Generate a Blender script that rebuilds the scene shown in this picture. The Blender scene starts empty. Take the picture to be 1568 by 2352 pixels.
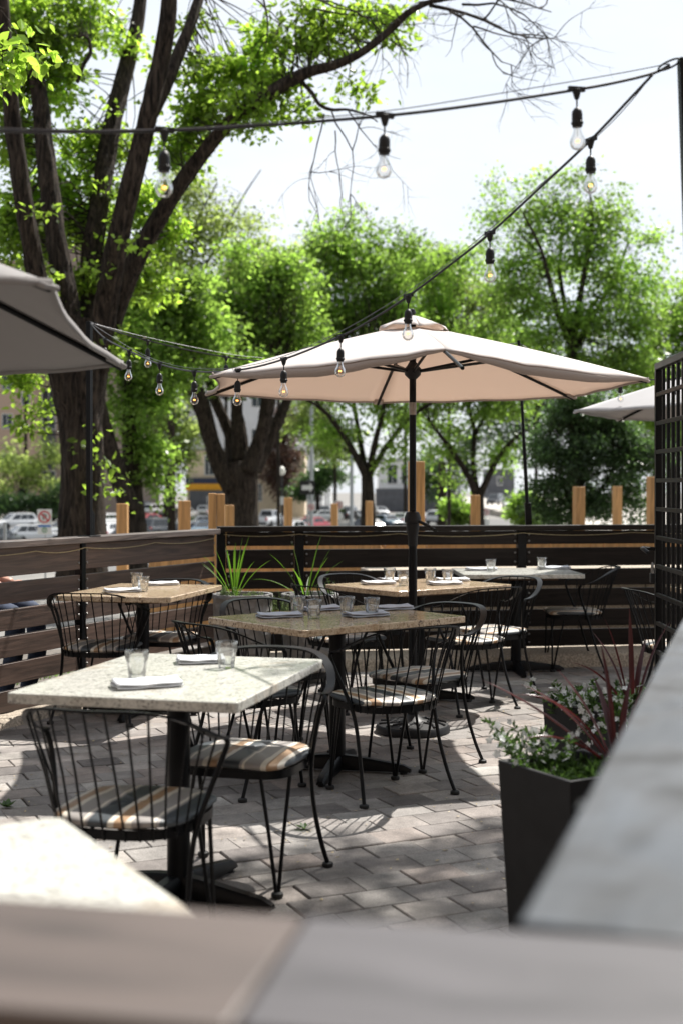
import bpy, bmesh, math, random
import numpy as np
from mathutils import Vector, Matrix, noise as mnoise

# ------------------------------------------------------------------ camera, sky, sun, exposure
S = bpy.context.scene
COL = S.collection
R = math.radians
CAMZ = 1.38
FPX, CX, HY = 2950.0, 784.0, 1118.0          # photo measured at 1568 x 2352

cd = bpy.data.cameras.new("camera")
cam = bpy.data.objects.new("camera", cd)
COL.objects.link(cam)
cam.location = (0, 0, CAMZ)
cam.rotation_euler = (R(90), 0, 0)
cd.sensor_fit = 'VERTICAL'
cd.sensor_height = 36
cd.lens = FPX / 2352 * 36
cd.shift_y = -(1176 - HY) / 2352
cd.clip_start = 0.05
cd.clip_end = 3000
cd.dof.use_dof = True
cd.dof.focus_distance = 6.4
cd.dof.aperture_fstop = 2.6
S.camera = cam

SUNV = Vector((0.87, 1.08, 1.98)).normalized()
SUN_EL = math.asin(SUNV.z)
SUN_AZ = math.atan2(SUNV.x, SUNV.y)
sl = bpy.data.lights.new("sun", 'SUN')
sl.energy = 4.7
sl.angle = R(0.55)
sl.color = (1.0, 0.955, 0.89)
so = bpy.data.objects.new("sun", sl)
COL.objects.link(so)
so.rotation_euler = (-SUNV).to_track_quat('-Z', 'Y').to_euler()
so.location = (20, 30, 50)

W = bpy.data.worlds.new("World")
S.world = W
W.use_nodes = True
nt = W.node_tree
bg = nt.nodes['Background']
sky = nt.nodes.new('ShaderNodeTexSky')
sky.sky_type = 'NISHITA'
sky.sun_disc = False
sky.sun_elevation = SUN_EL
sky.sun_rotation = SUN_AZ
sky.air_density = 1.0
sky.dust_density = 1.2
VEIL = 8.1
tcw = nt.nodes.new('ShaderNodeTexCoord')
mp = nt.nodes.new('ShaderNodeMapping')
mp.inputs['Scale'].default_value = (1.0, 1.0, 3.2)
nz = nt.nodes.new('ShaderNodeTexNoise')
nz.inputs['Scale'].default_value = 2.2
nz.inputs['Detail'].default_value = 7
nz.inputs['Roughness'].default_value = 0.55
rmp = nt.nodes.new('ShaderNodeMapRange')
rmp.inputs['From Min'].default_value = 0.36
rmp.inputs['From Max'].default_value = 0.62
rmp.inputs['To Min'].default_value = 0.72
rmp.inputs['To Max'].default_value = 0.97
# thin bright cloud veil, brightest towards the sun (forward scattering), thin and dim on the far side of the sky
dot = nt.nodes.new('ShaderNodeVectorMath'); dot.operation = 'DOT_PRODUCT'; dot.inputs[1].default_value = tuple(SUNV)
glow = nt.nodes.new('ShaderNodeMapRange'); glow.interpolation_type = 'SMOOTHSTEP'
glow.inputs['From Min'].default_value = -0.1; glow.inputs['From Max'].default_value = 0.52
glow.inputs['To Min'].default_value = 2.9; glow.inputs['To Max'].default_value = VEIL
veil = nt.nodes.new('ShaderNodeVectorMath'); veil.operation = 'SCALE'; veil.inputs[0].default_value = (0.935, 0.985, 1.05)
mixw = nt.nodes.new('ShaderNodeMix')
mixw.data_type = 'RGBA'
nt.links.new(tcw.outputs['Generated'], mp.inputs['Vector'])
nt.links.new(tcw.outputs['Generated'], dot.inputs[0])
nt.links.new(dot.outputs['Value'], glow.inputs['Value'])
nt.links.new(glow.outputs['Result'], veil.inputs['Scale'])
nt.links.new(mp.outputs['Vector'], nz.inputs['Vector'])
nt.links.new(nz.outputs['Fac'], rmp.inputs['Value'])
nt.links.new(rmp.outputs['Result'], mixw.inputs[0])
nt.links.new(sky.outputs['Color'], mixw.inputs[6])
nt.links.new(veil.outputs['Vector'], mixw.inputs[7])
nt.links.new(mixw.outputs[2], bg.inputs['Color'])
bg.inputs['Strength'].default_value = 0.07

S.view_settings.view_transform = 'Standard'
S.view_settings.look = 'None'
S.view_settings.exposure = 0.95
S.view_settings.gamma = 1
S.render.engine = 'CYCLES'
S.cycles.use_denoising = True
S.cycles.max_bounces = 8
S.cycles.transparent_max_bounces = 16
S.cycles.diffuse_bounces = 3
S.cycles.glossy_bounces = 3
S.cycles.transmission_bounces = 6
S.cycles.caustics_reflective = False
S.cycles.caustics_refractive = False
S.cycles.sample_clamp_indirect = 6.0
S.render.resolution_x = 682
S.render.resolution_y = 1024

# ------------------------------------------------------------------ measuring helpers
def P(x, y, Y):
    return Vector(((x - CX) * Y / FPX, Y, CAMZ - (y - HY) * Y / FPX))
def G(x, y, z=0.0):
    Y = FPX * (CAMZ - z) / (y - HY)
    return Vector(((x - CX) * Y / FPX, Y, z))
def lin(h):
    h = h.lstrip('#')
    o = []
    for i in (0, 2, 4):
        c = int(h[i:i + 2], 16) / 255
        o.append(c / 12.92 if c <= 0.04045 else ((c + 0.055) / 1.055) ** 2.4)
    return tuple(o)
def terrain_z(Y):
    t = min(1, max(0, (Y - 13) / 50.0))
    t = t * t * (3 - 2 * t)
    return -0.07 - 2.93 * t

# ------------------------------------------------------------------ object helpers
def tag(o, label=None, cat=None, group=None, kind=None):
    if label: o['label'] = label
    if cat: o['category'] = cat
    if group: o['group'] = group
    if kind: o['kind'] = kind
    return o
def empty(name, loc=(0, 0, 0), rz=0.0, label=None, cat=None, group=None):
    o = bpy.data.objects.new(name, None)
    o.empty_display_size = 0.1
    COL.objects.link(o)
    o.location = loc
    o.rotation_euler = (0, 0, rz)
    return tag(o, label, cat, group)
def kids(o):
    return [c for c in COL.objects if c.parent == o]
def copy_tree(o, parent=None, table=None):
    if table is None:
        table = {}
        for c in COL.objects:
            if c.parent: table.setdefault(c.parent.name, []).append(c)
    c = o.copy()
    COL.objects.link(c)
    if parent: c.parent = parent
    for ch in table.get(o.name, []): copy_tree(ch, c, table)
    return c
def link(name, me, mats=None, parent=None, loc=None, rot=None):
    o = bpy.data.objects.new(name, me)
    COL.objects.link(o)
    if mats is not None and len(me.materials) == 0:
        for m in (mats if isinstance(mats, (list, tuple)) else [mats]): me.materials.append(m)
    if parent is not None: o.parent = parent
    if loc is not None: o.location = loc
    if rot is not None: o.rotation_euler = rot
    return o
def np_mesh(name, verts, faces_flat, n_per, smooth=False):
    me = bpy.data.meshes.new(name)
    nv = len(verts); nf = len(faces_flat) // n_per
    me.vertices.add(nv)
    me.vertices.foreach_set('co', np.asarray(verts, dtype=np.float32).ravel())
    me.loops.add(nf * n_per)
    me.loops.foreach_set('vertex_index', np.asarray(faces_flat, dtype=np.int32))
    me.polygons.add(nf)
    me.polygons.foreach_set('loop_start', np.arange(0, nf * n_per, n_per, dtype=np.int32))
    me.polygons.foreach_set('loop_total', np.full(nf, n_per, dtype=np.int32))
    me.update(calc_edges=True)
    me.polygons.foreach_set('use_smooth', np.full(nf, smooth))
    return me

class MB:
    def __init__(s):
        s.v = []; s.f = []; s.mi = []
        s.m = 0
    def _f(s, f):
        s.f.append(f); s.mi.append(s.m)
    def quad(s, a, b, c, d):
        n = len(s.v); s.v += [tuple(a), tuple(b), tuple(c), tuple(d)]; s._f((n, n + 1, n + 2, n + 3))
    def hexa(s, p):
        n = len(s.v); s.v += [tuple(q) for q in p]
        for f in ((0, 3, 2, 1), (4, 5, 6, 7), (0, 1, 5, 4), (1, 2, 6, 5), (2, 3, 7, 6), (3, 0, 4, 7)):
            s._f(tuple(n + i for i in f))
    def box(s, x0, x1, y0, y1, z0, z1):
        s.hexa([(x0, y0, z0), (x1, y0, z0), (x1, y1, z0), (x0, y1, z0), (x0, y0, z1), (x1, y0, z1), (x1, y1, z1), (x0, y1, z1)])
    def obox(s, c, hx, hy, hz, rz=0.0):
        ca, sa = math.cos(rz), math.sin(rz)
        q = []
        for z in (-hz, hz):
            for x, y in ((-hx, -hy), (hx, -hy), (hx, hy), (-hx, hy)):
                q.append((c[0] + x * ca - y * sa, c[1] + x * sa + y * ca, c[2] + z))
        s.hexa(q)
    def beam(s, a, b, w, h, up=(0, 0, 1)):
        a = Vector(a); b = Vector(b); d = (b - a).normalized(); up = Vector(up)
        x = d.cross(up)
        if x.length < 1e-4: x = d.cross(Vector((0, 1, 0)))
        x.normalize(); u = x.cross(d).normalized()
        q = []
        for p in (a, b):
            for sx, su in ((-1, -1), (1, -1), (1, 1), (-1, 1)): q.append(p + x * (sx * w / 2) + u * (su * h / 2))
        s.hexa(q)
    def tube(s, pts, r, n=8, cap=True, jit=0.0, rnd=None, ridge=0.0):
        pts = [Vector(p) for p in pts]
        k = len(pts)
        rr = r if isinstance(r, (list, tuple)) else [r] * k
        t = []
        for i in range(k):
            d = pts[min(i + 1, k - 1)] - pts[max(i - 1, 0)]
            t.append(d.normalized() if d.length > 1e-9 else Vector((0, 0, 1)))
        u = t[0].cross(Vector((0.31, 0.2, 0.93)))
        if u.length < 0.05: u = t[0].cross(Vector((1, 0, 0)))
        u.normalize()
        n0 = len(s.v)
        for i in range(k):
            u = (u - t[i] * u.dot(t[i]))
            if u.length < 1e-6: u = t[i].orthogonal()
            u.normalize()
            w = t[i].cross(u)
            for j in range(n):
                a = 2 * math.pi * j / n
                q = rr[i] * (1 + (rnd.uniform(-jit, jit) if jit else 0) + (ridge * (math.sin(5 * a + 0.13 * i) * 0.6 + math.sin(9 * a - 0.21 * i + 1) * 0.5 + math.sin(2 * a + 0.5 * math.sin(i * .35)) * 0.7) if ridge else 0))
                s.v.append(tuple(pts[i] + u * (q * math.cos(a)) + w * (q * math.sin(a))))
        for i in range(k - 1):
            for j in range(n):
                j2 = (j + 1) % n
                s._f((n0 + i * n + j, n0 + i * n + j2, n0 + (i + 1) * n + j2, n0 + (i + 1) * n + j))
        if cap:
            s._f(tuple(n0 + j for j in reversed(range(n))))
            s._f(tuple(n0 + (k - 1) * n + j for j in range(n)))
    def strip(s, pts, side, w, t):
        """flat bar: pts along it, side[i] = unit vector across its width, t = thickness"""
        n0 = len(s.v); k = len(pts)
        for i in range(k):
            p = Vector(pts[i]); d = (Vector(pts[min(i + 1, k - 1)]) - Vector(pts[max(i - 1, 0)])).normalized()
            x = Vector(side[i]); x = (x - d * x.dot(d)).normalized(); u = d.cross(x)
            for a, b in ((-1, -1), (1, -1), (1, 1), (-1, 1)): s.v.append(tuple(p + x * (a * w / 2) + u * (b * t / 2)))
        for i in range(k - 1):
            for j in range(4):
                j2 = (j + 1) % 4
                s._f((n0 + i * 4 + j, n0 + i * 4 + j2, n0 + i * 4 + 4 + j2, n0 + i * 4 + 4 + j))
        s._f((n0 + 3, n0 + 2, n0 + 1, n0)); e = n0 + (k - 1) * 4; s._f((e, e + 1, e + 2, e + 3))
    def lathe(s, prof, n=24, c=(0, 0, 0), mod=None, close=True):
        n0 = len(s.v); k = len(prof)
        for i, (r, z) in enumerate(prof):
            for j in range(n):
                a = 2 * math.pi * j / n
                q = r * (mod(i, a) if mod else 1)
                s.v.append((c[0] + q * math.cos(a), c[1] + q * math.sin(a), c[2] + z))
        for i in range(k - 1):
            for j in range(n):
                j2 = (j + 1) % n
                s._f((n0 + i * n + j, n0 + i * n + j2, n0 + (i + 1) * n + j2, n0 + (i + 1) * n + j))
        if close:
            if prof[0][0] > 1e-6: s._f(tuple(n0 + j for j in reversed(range(n))))
            if prof[-1][0] > 1e-6: s._f(tuple(n0 + (k - 1) * n + j for j in range(n)))
    def prism(s, poly, z0, z1):
        n0 = len(s.v); n = len(poly)
        for z in (z0, z1):
            for x, y in poly: s.v.append((x, y, z))
        s._f(tuple(n0 + i for i in reversed(range(n)))); s._f(tuple(n0 + n + i for i in range(n)))
        for i in range(n):
            j = (i + 1) % n
            s._f((n0 + i, n0 + j, n0 + n + j, n0 + n + i))
    def grid(s, rows):
        n0 = len(s.v); a = len(rows); b = len(rows[0])
        for r in rows:
            for p in r: s.v.append(tuple(p))
        for i in range(a - 1):
            for j in range(b - 1):
                s._f((n0 + i * b + j, n0 + i * b + j + 1, n0 + (i + 1) * b + j + 1, n0 + (i + 1) * b + j))
    def mesh(s, name, smooth=True, angle=40, weld=False):
        me = bpy.data.meshes.new(name)
        me.from_pydata(s.v, [], s.f)
        if len(set(s.mi)) > 1: me.polygons.foreach_set('material_index', s.mi)
        if weld:
            b = bmesh.new(); b.from_mesh(me); bmesh.ops.remove_doubles(b, verts=b.verts, dist=1e-5); b.to_mesh(me); b.free()
        me.update()
        if smooth:
            me.polygons.foreach_set('use_smooth', [True] * len(me.polygons))
            me.set_sharp_from_angle(angle=R(angle))
        return me
    def build(s, name, mats, parent=None, smooth=True, angle=40, bevel=0, loc=None, rot=None, weld=False, seg=2):
        o = link(name, s.mesh(name, smooth, angle, weld), mats, parent, loc, rot)
        if bevel:
            b = o.modifiers.new('bevel', 'BEVEL'); b.width = bevel; b.segments = seg; b.limit_method = 'ANGLE'; b.angle_limit = R(40)
        return o

# ------------------------------------------------------------------ materials
MATS = {}
def mat(name, base=(0.5, 0.5, 0.5), rough=0.5, metal=0.0, spec=0.5, noise=None, bump=None, coord='Object', extra=None, island=0.0, coat=0.0):
    """noise: (scale xyz, amount, detail)  value variation ; bump: (scale xyz, strength, distance)"""
    m = bpy.data.materials.new(name)
    m.use_nodes = True
    n = m.node_tree.nodes; l = m.node_tree.links
    b = n['Principled BSDF']
    b.inputs['Base Color'].default_value = (*base, 1)
    b.inputs['Roughness'].default_value = rough
    b.inputs['Metallic'].default_value = metal
    b.inputs['Specular IOR Level'].default_value = spec
    if coat: b.inputs['Coat Weight'].default_value = coat; b.inputs['Coat Roughness'].default_value = 0.08
    tc = n.new('ShaderNodeTexCoord')
    col = None
    if noise:
        mpn = n.new('ShaderNodeMapping'); mpn.inputs['Scale'].default_value = noise[0]
        t = n.new('ShaderNodeTexNoise'); t.inputs['Scale'].default_value = 1; t.inputs['Detail'].default_value = noise[2] if len(noise) > 2 else 4
        l.new(tc.outputs[coord], mpn.inputs['Vector']); l.new(mpn.outputs['Vector'], t.inputs['Vector'])
        mr = n.new('ShaderNodeMapRange'); mr.inputs['From Min'].default_value = 0.3; mr.inputs['From Max'].default_value = 0.7
        mr.inputs['To Min'].default_value = 1 - noise[1]; mr.inputs['To Max'].default_value = 1 + noise[1]
        l.new(t.outputs['Fac'], mr.inputs['Value'])
        col = mr.outputs['Result']
    if island:
        ge = n.new('ShaderNodeNewGeometry')
        mi = n.new('ShaderNodeMapRange'); mi.inputs['To Min'].default_value = 1 - island; mi.inputs['To Max'].default_value = 1 + island
        l.new(ge.outputs['Random Per Island'], mi.inputs['Value'])
        if col is not None:
            mm = n.new('ShaderNodeMath'); mm.operation = 'MULTIPLY'; l.new(col, mm.inputs[0]); l.new(mi.outputs['Result'], mm.inputs[1]); col = mm.outputs[0]
        else: col = mi.outputs['Result']
    if col is not None:
        sc = n.new('ShaderNodeVectorMath'); sc.operation = 'SCALE'; sc.inputs[0].default_value = base
        l.new(col, sc.inputs['Scale']); l.new(sc.outputs['Vector'], b.inputs['Base Color'])
    if bump:
        mpb = n.new('ShaderNodeMapping'); mpb.inputs['Scale'].default_value = bump[0]
        tb = n.new('ShaderNodeTexNoise'); tb.inputs['Scale'].default_value = 1; tb.inputs['Detail'].default_value = 5
        l.new(tc.outputs[coord], mpb.inputs['Vector']); l.new(mpb.outputs['Vector'], tb.inputs['Vector'])
        bp = n.new('ShaderNodeBump'); bp.inputs['Strength'].default_value = bump[1]; bp.inputs['Distance'].default_value = bump[2]
        l.new(tb.outputs['Fac'], bp.inputs['Height']); l.new(bp.outputs['Normal'], b.inputs['Normal'])
    if extra: extra(m, n, l, b, tc)
    MATS[name] = m
    return m

M_metal = mat('black_metal', (0.005, 0.0055, 0.0065), 0.36, 0, 0.16, noise=((9, 9, 9), 0.35, 5), bump=((60, 60, 60), 0.06, 0.002))
M_plastic = mat('black_plastic', (0.010, 0.010, 0.011), 0.5, 0, 0.3, bump=((120, 120, 120), 0.05, 0.001))
M_steel = mat('bolt_steel', (0.26, 0.25, 0.24), 0.42, 1.0, noise=((80, 80, 80), 0.3, 3))
M_rubber = mat('rubber_foot', (0.01, 0.01, 0.01), 0.7, noise=((30, 30, 30), 0.3, 3))

def wood_extra(m, n, l, b, tc):
    """long grain, knots and worn spots along local X"""
    mp1 = n.new('ShaderNodeMapping'); mp1.inputs['Scale'].default_value = (1.6, 9, 26)
    no = n.new('ShaderNodeTexNoise'); no.inputs['Scale'].default_value = 1; no.inputs['Detail'].default_value = 6; no.inputs['Distortion'].default_value = 1.6
    l.new(tc.outputs['Object'], mp1.inputs['Vector']); l.new(mp1.outputs['Vector'], no.inputs['Vector'])
    base = tuple(b.inputs['Base Color'].default_value)[:3]
    cr = n.new('ShaderNodeValToRGB')
    cr.color_ramp.elements[0].position = 0.32; cr.color_ramp.elements[0].color = (*[c * 0.55 for c in base], 1)
    cr.color_ramp.elements[1].position = 0.72; cr.color_ramp.elements[1].color = (*[c * 1.55 for c in base], 1)
    l.new(no.outputs['Fac'], cr.inputs['Fac'])
    vo = n.new('ShaderNodeTexVoronoi'); vo.inputs['Scale'].default_value = 1
    mp2 = n.new('ShaderNodeMapping'); mp2.inputs['Scale'].default_value = (2.1, 5, 5.5)
    l.new(tc.outputs['Object'], mp2.inputs['Vector']); l.new(mp2.outputs['Vector'], vo.inputs['Vector'])
    kr = n.new('ShaderNodeMapRange'); kr.inputs['From Min'].default_value = 0.03; kr.inputs['From Max'].default_value = 0.13
    kr.inputs['To Min'].default_value = 0.45; kr.inputs['To Max'].default_value = 1.0
    l.new(vo.outputs['Distance'], kr.inputs['Value'])
    sc = n.new('ShaderNodeVectorMath'); sc.operation = 'SCALE'
    ge = n.new('ShaderNodeNewGeometry'); ir = n.new('ShaderNodeMapRange'); ir.inputs['To Min'].default_value = 0.72; ir.inputs['To Max'].default_value = 1.3; l.new(ge.outputs['Random Per Island'], ir.inputs['Value'])
    mk = n.new('ShaderNodeMath'); mk.operation = 'MULTIPLY'; l.new(kr.outputs['Result'], mk.inputs[0]); l.new(ir.outputs['Result'], mk.inputs[1])
    l.new(cr.outputs['Color'], sc.inputs[0]); l.new(mk.outputs[0], sc.inputs['Scale'])
    l.new(sc.outputs['Vector'], b.inputs['Base Color'])
    bp = n.new('ShaderNodeBump'); bp.inputs['Strength'].default_value = 0.5; bp.inputs['Distance'].default_value = 0.004
    l.new(no.outputs['Fac'], bp.inputs['Height']); l.new(bp.outputs['Normal'], b.inputs['Normal'])
M_fence = mat('stained_board', (0.086, 0.056, 0.044), 0.5, extra=wood_extra)  # base lightened to carry the sunlight on the left fence
M_fence_shade = mat('shaded_board', (0.014, 0.0105, 0.009), 0.5, spec=0.18, extra=wood_extra)  # same boards, base darkened to carry the shade on the rear fence
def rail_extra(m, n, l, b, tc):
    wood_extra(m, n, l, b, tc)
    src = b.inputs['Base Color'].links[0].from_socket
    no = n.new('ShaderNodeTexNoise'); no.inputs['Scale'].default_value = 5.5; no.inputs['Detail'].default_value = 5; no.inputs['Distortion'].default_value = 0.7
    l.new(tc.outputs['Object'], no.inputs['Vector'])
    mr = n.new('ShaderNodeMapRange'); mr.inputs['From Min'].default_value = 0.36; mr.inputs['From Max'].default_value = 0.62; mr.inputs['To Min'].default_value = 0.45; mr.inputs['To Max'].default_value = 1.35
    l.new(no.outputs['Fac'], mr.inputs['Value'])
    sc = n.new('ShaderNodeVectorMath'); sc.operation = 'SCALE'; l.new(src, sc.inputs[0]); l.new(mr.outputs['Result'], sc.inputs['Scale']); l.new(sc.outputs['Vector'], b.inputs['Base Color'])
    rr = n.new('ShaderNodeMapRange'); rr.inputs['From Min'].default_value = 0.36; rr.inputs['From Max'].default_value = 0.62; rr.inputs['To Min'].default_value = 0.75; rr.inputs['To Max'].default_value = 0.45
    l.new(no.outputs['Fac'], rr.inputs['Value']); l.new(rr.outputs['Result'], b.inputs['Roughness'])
M_front = mat('greyed_cap_board', (0.074, 0.057, 0.050), 0.5, extra=wood_extra)
M_front_grey = mat('lavender_grey_cap_board', (0.060, 0.056, 0.060), 0.5, extra=wood_extra)
M_rail = mat('grey_blue_rail', (0.036, 0.042, 0.050), 0.55, spec=0.4, extra=rail_extra)  # grey-blue base, mottled darker and lighter at random
M_cap = mat('worn_cap_board', (0.105, 0.083, 0.074), 0.45, extra=wood_extra)
def wood_z(m, n, l, b, tc):
    mp1 = n.new('ShaderNodeMapping'); mp1.inputs['Scale'].default_value = (22, 22, 1.8)
    no = n.new('ShaderNodeTexNoise'); no.inputs['Scale'].default_value = 1; no.inputs['Detail'].default_value = 5; no.inputs['Distortion'].default_value = 1.0
    l.new(tc.outputs['Object'], mp1.inputs['Vector']); l.new(mp1.outputs['Vector'], no.inputs['Vector'])
    base = tuple(b.inputs['Base Color'].default_value)[:3]
    cr = n.new('ShaderNodeValToRGB')
    cr.color_ramp.elements[0].position = 0.3; cr.color_ramp.elements[0].color = (*[c * 0.7 for c in base], 1)
    cr.color_ramp.elements[1].position = 0.72; cr.color_ramp.elements[1].color = (*[min(1, c * 1.25) for c in base], 1)
    l.new(no.outputs['Fac'], cr.inputs['Fac']); l.new(cr.outputs['Color'], b.inputs['Base Color'])
M_cedar = mat('raw_cedar', (0.55, 0.30, 0.115), 0.65, extra=wood_z)
def granite_extra(c_dark, c_mid, c_light, c_vein, vein):
    def f(m, n, l, b, tc):
        vo = n.new('ShaderNodeTexVoronoi'); vo.inputs['Scale'].default_value = 130; vo.inputs['Randomness'].default_value = 1
        l.new(tc.outputs['Object'], vo.inputs['Vector'])
        no = n.new('ShaderNodeTexNoise'); no.inputs['Scale'].default_value = 30; no.inputs['Detail'].default_value = 8
        l.new(tc.outputs['Object'], no.inputs['Vector'])
        sp = n.new('ShaderNodeSeparateColor'); l.new(vo.outputs['Color'], sp.inputs['Color'])
        ad = n.new('ShaderNodeMath'); ad.operation = 'MULTIPLY_ADD'; ad.inputs[1].default_value = 0.42
        l.new(sp.outputs['Red'], ad.inputs[0])
        m2 = n.new('ShaderNodeMath'); m2.operation = 'MULTIPLY'; m2.inputs[1].default_value = 0.62
        l.new(no.outputs['Fac'], m2.inputs[0]); l.new(m2.outputs[0], ad.inputs[2])
        cr = n.new('ShaderNodeValToRGB'); e = cr.color_ramp.elements
        e[0].position = 0.24; e[0].color = (*c_dark, 1)
        e[1].position = 0.38; e[1].color = (*c_mid, 1)
        x = e.new(0.56); x.color = (*c_light, 1)
        x = e.new(0.80); x.color = (*[min(1, q * 1.12) for q in c_light], 1)
        l.new(ad.outputs[0], cr.inputs['Fac'])
        vn = n.new('ShaderNodeTexNoise'); vn.inputs['Scale'].default_value = 3.1; vn.inputs['Detail'].default_value = 6; vn.inputs['Distortion'].default_value = 1.9
        l.new(tc.outputs['Object'], vn.inputs['Vector'])
        vr = n.new('ShaderNodeMapRange'); vr.inputs['From Min'].default_value = 0.57; vr.inputs['From Max'].default_value = 0.72; vr.inputs['To Max'].default_value = vein
        l.new(vn.outputs['Fac'], vr.inputs['Value'])
        mx = n.new('ShaderNodeMix'); mx.data_type = 'RGBA'; mx.inputs[7].default_value = (*c_vein, 1)
        l.new(vr.outputs['Result'], mx.inputs[0]); l.new(cr.outputs['Color'], mx.inputs[6]); l.new(mx.outputs[2], b.inputs['Base Color'])
    return f
M_gran_pale = mat('pale_granite', (0.5, 0.5, 0.45), 0.2, spec=0.5, extra=granite_extra((0.24, 0.235, 0.22), (0.43, 0.425, 0.39), (0.55, 0.545, 0.50), (0.46, 0.34, 0.22), 0.5))
M_gran_tan = mat('tan_granite', (0.5, 0.4, 0.3), 0.14, spec=0.5, extra=granite_extra((0.10, 0.07, 0.05), (0.36, 0.255, 0.16), (0.52, 0.41, 0.285), (0.40, 0.24, 0.12), 0.5))

def stripes_extra(m, n, l, b, tc):
    sp = n.new('ShaderNodeSeparateXYZ'); l.new(tc.outputs['Object'], sp.inputs['Vector'])
    no = n.new('ShaderNodeTexNoise'); no.inputs['Scale'].default_value = 5; l.new(tc.outputs['Object'], no.inputs['Vector'])
    a = n.new('ShaderNodeMath'); a.operation = 'MULTIPLY_ADD'; a.inputs[1].default_value = 0.012; l.new(no.outputs['Fac'], a.inputs[0]); l.new(sp.outputs['X'], a.inputs[2])
    d = n.new('ShaderNodeMath'); d.operation = 'MULTIPLY_ADD'; d.inputs[1].default_value = 1 / 0.205; d.inputs[2].default_value = 2.17; l.new(a.outputs[0], d.inputs[0])
    fr = n.new('ShaderNodeMath'); fr.operation = 'FRACT'; l.new(d.outputs[0], fr.inputs[0])
    cr = n.new('ShaderNodeValToRGB'); cr.color_ramp.interpolation = 'CONSTANT'; e = cr.color_ramp.elements
    dark = (0.036, 0.046, 0.054, 1); cream = (0.66, 0.61, 0.52, 1); tan = (0.36, 0.225, 0.125, 1); grey = (0.29, 0.27, 0.255, 1)
    e[0].position = 0; e[0].color = dark
    e[1].position = 0.24; e[1].color = cream
    for p, c in ((0.33, tan), (0.50, cream), (0.59, grey), (0.86, cream), (0.91, grey), (0.95, dark)):
        x = e.new(p); x.color = c
    l.new(fr.outputs[0], cr.inputs['Fac']); l.new(cr.outputs['Color'], b.inputs['Base Color'])
    w = n.new('ShaderNodeTexNoise'); w.inputs['Scale'].default_value = 400; l.new(tc.outputs['Object'], w.inputs['Vector'])
    bp = n.new('ShaderNodeBump'); bp.inputs['Strength'].default_value = 0.15; bp.inputs['Distance'].default_value = 0.001
    l.new(w.outputs['Fac'], bp.inputs['Height']); l.new(bp.outputs['Normal'], b.inputs['Normal'])
M_stripe = mat('striped_canvas', (0.5, 0.5, 0.5), 0.5, spec=0.75, extra=stripes_extra)

def cloth_mat(name, base, trans, tmix, scale=500):
    def f(m, n, l, b, tc):
        tr = n.new('ShaderNodeBsdfTranslucent'); tr.inputs['Color'].default_value = (*trans, 1)
        mx = n.new('ShaderNodeMixShader'); mx.inputs['Fac'].default_value = tmix
        l.new(b.outputs['BSDF'], mx.inputs[1]); l.new(tr.outputs['BSDF'], mx.inputs[2]); l.new(mx.outputs['Shader'], n['Material Output'].inputs['Surface'])
        w = n.new('ShaderNodeTexNoise'); w.inputs['Scale'].default_value = scale; l.new(tc.outputs['Object'], w.inputs['Vector'])
        w2 = n.new('ShaderNodeTexNoise'); w2.inputs['Scale'].default_value = 6; w2.inputs['Detail'].default_value = 4; w2.inputs['Distortion'].default_value = 0.6; l.new(tc.outputs['Object'], w2.inputs['Vector'])
        ad = n.new('ShaderNodeMath'); ad.operation = 'MULTIPLY_ADD'; ad.inputs[1].default_value = 6; l.new(w2.outputs['Fac'], ad.inputs[0]); l.new(w.outputs['Fac'], ad.inputs[2])
        bp = n.new('ShaderNodeBump'); bp.inputs['Strength'].default_value = 0.25; bp.inputs['Distance'].default_value = 0.002
        l.new(ad.outputs[0], bp.inputs['Height']); l.new(bp.outputs['Normal'], b.inputs['Normal'])
    return mat(name, base, 0.85, spec=0.2, extra=f)
M_canopy = cloth_mat('beige_canopy', (0.77, 0.745, 0.735), (0.70, 0.565, 0.475), 0.43)
M_hem = cloth_mat('shaded_fold_canopy', (0.40, 0.34, 0.31), (0.3, 0.2, 0.16), 0.12)  # beige cloth greyed in its colour so the turned edges look shaded
M_light_canopy = cloth_mat('light_grey_canopy', (0.50, 0.49, 0.50), (0.3, 0.28, 0.27), 0.25)
M_grey_canopy = cloth_mat('grey_canopy', (0.27, 0.258, 0.255), (0.18, 0.165, 0.165), 0.22)
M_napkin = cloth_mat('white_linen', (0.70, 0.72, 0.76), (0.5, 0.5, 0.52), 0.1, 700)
M_slate_napkin = cloth_mat('blue_grey_linen', (0.50, 0.53, 0.60), (0.3, 0.3, 0.33), 0.1, 700)

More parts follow.
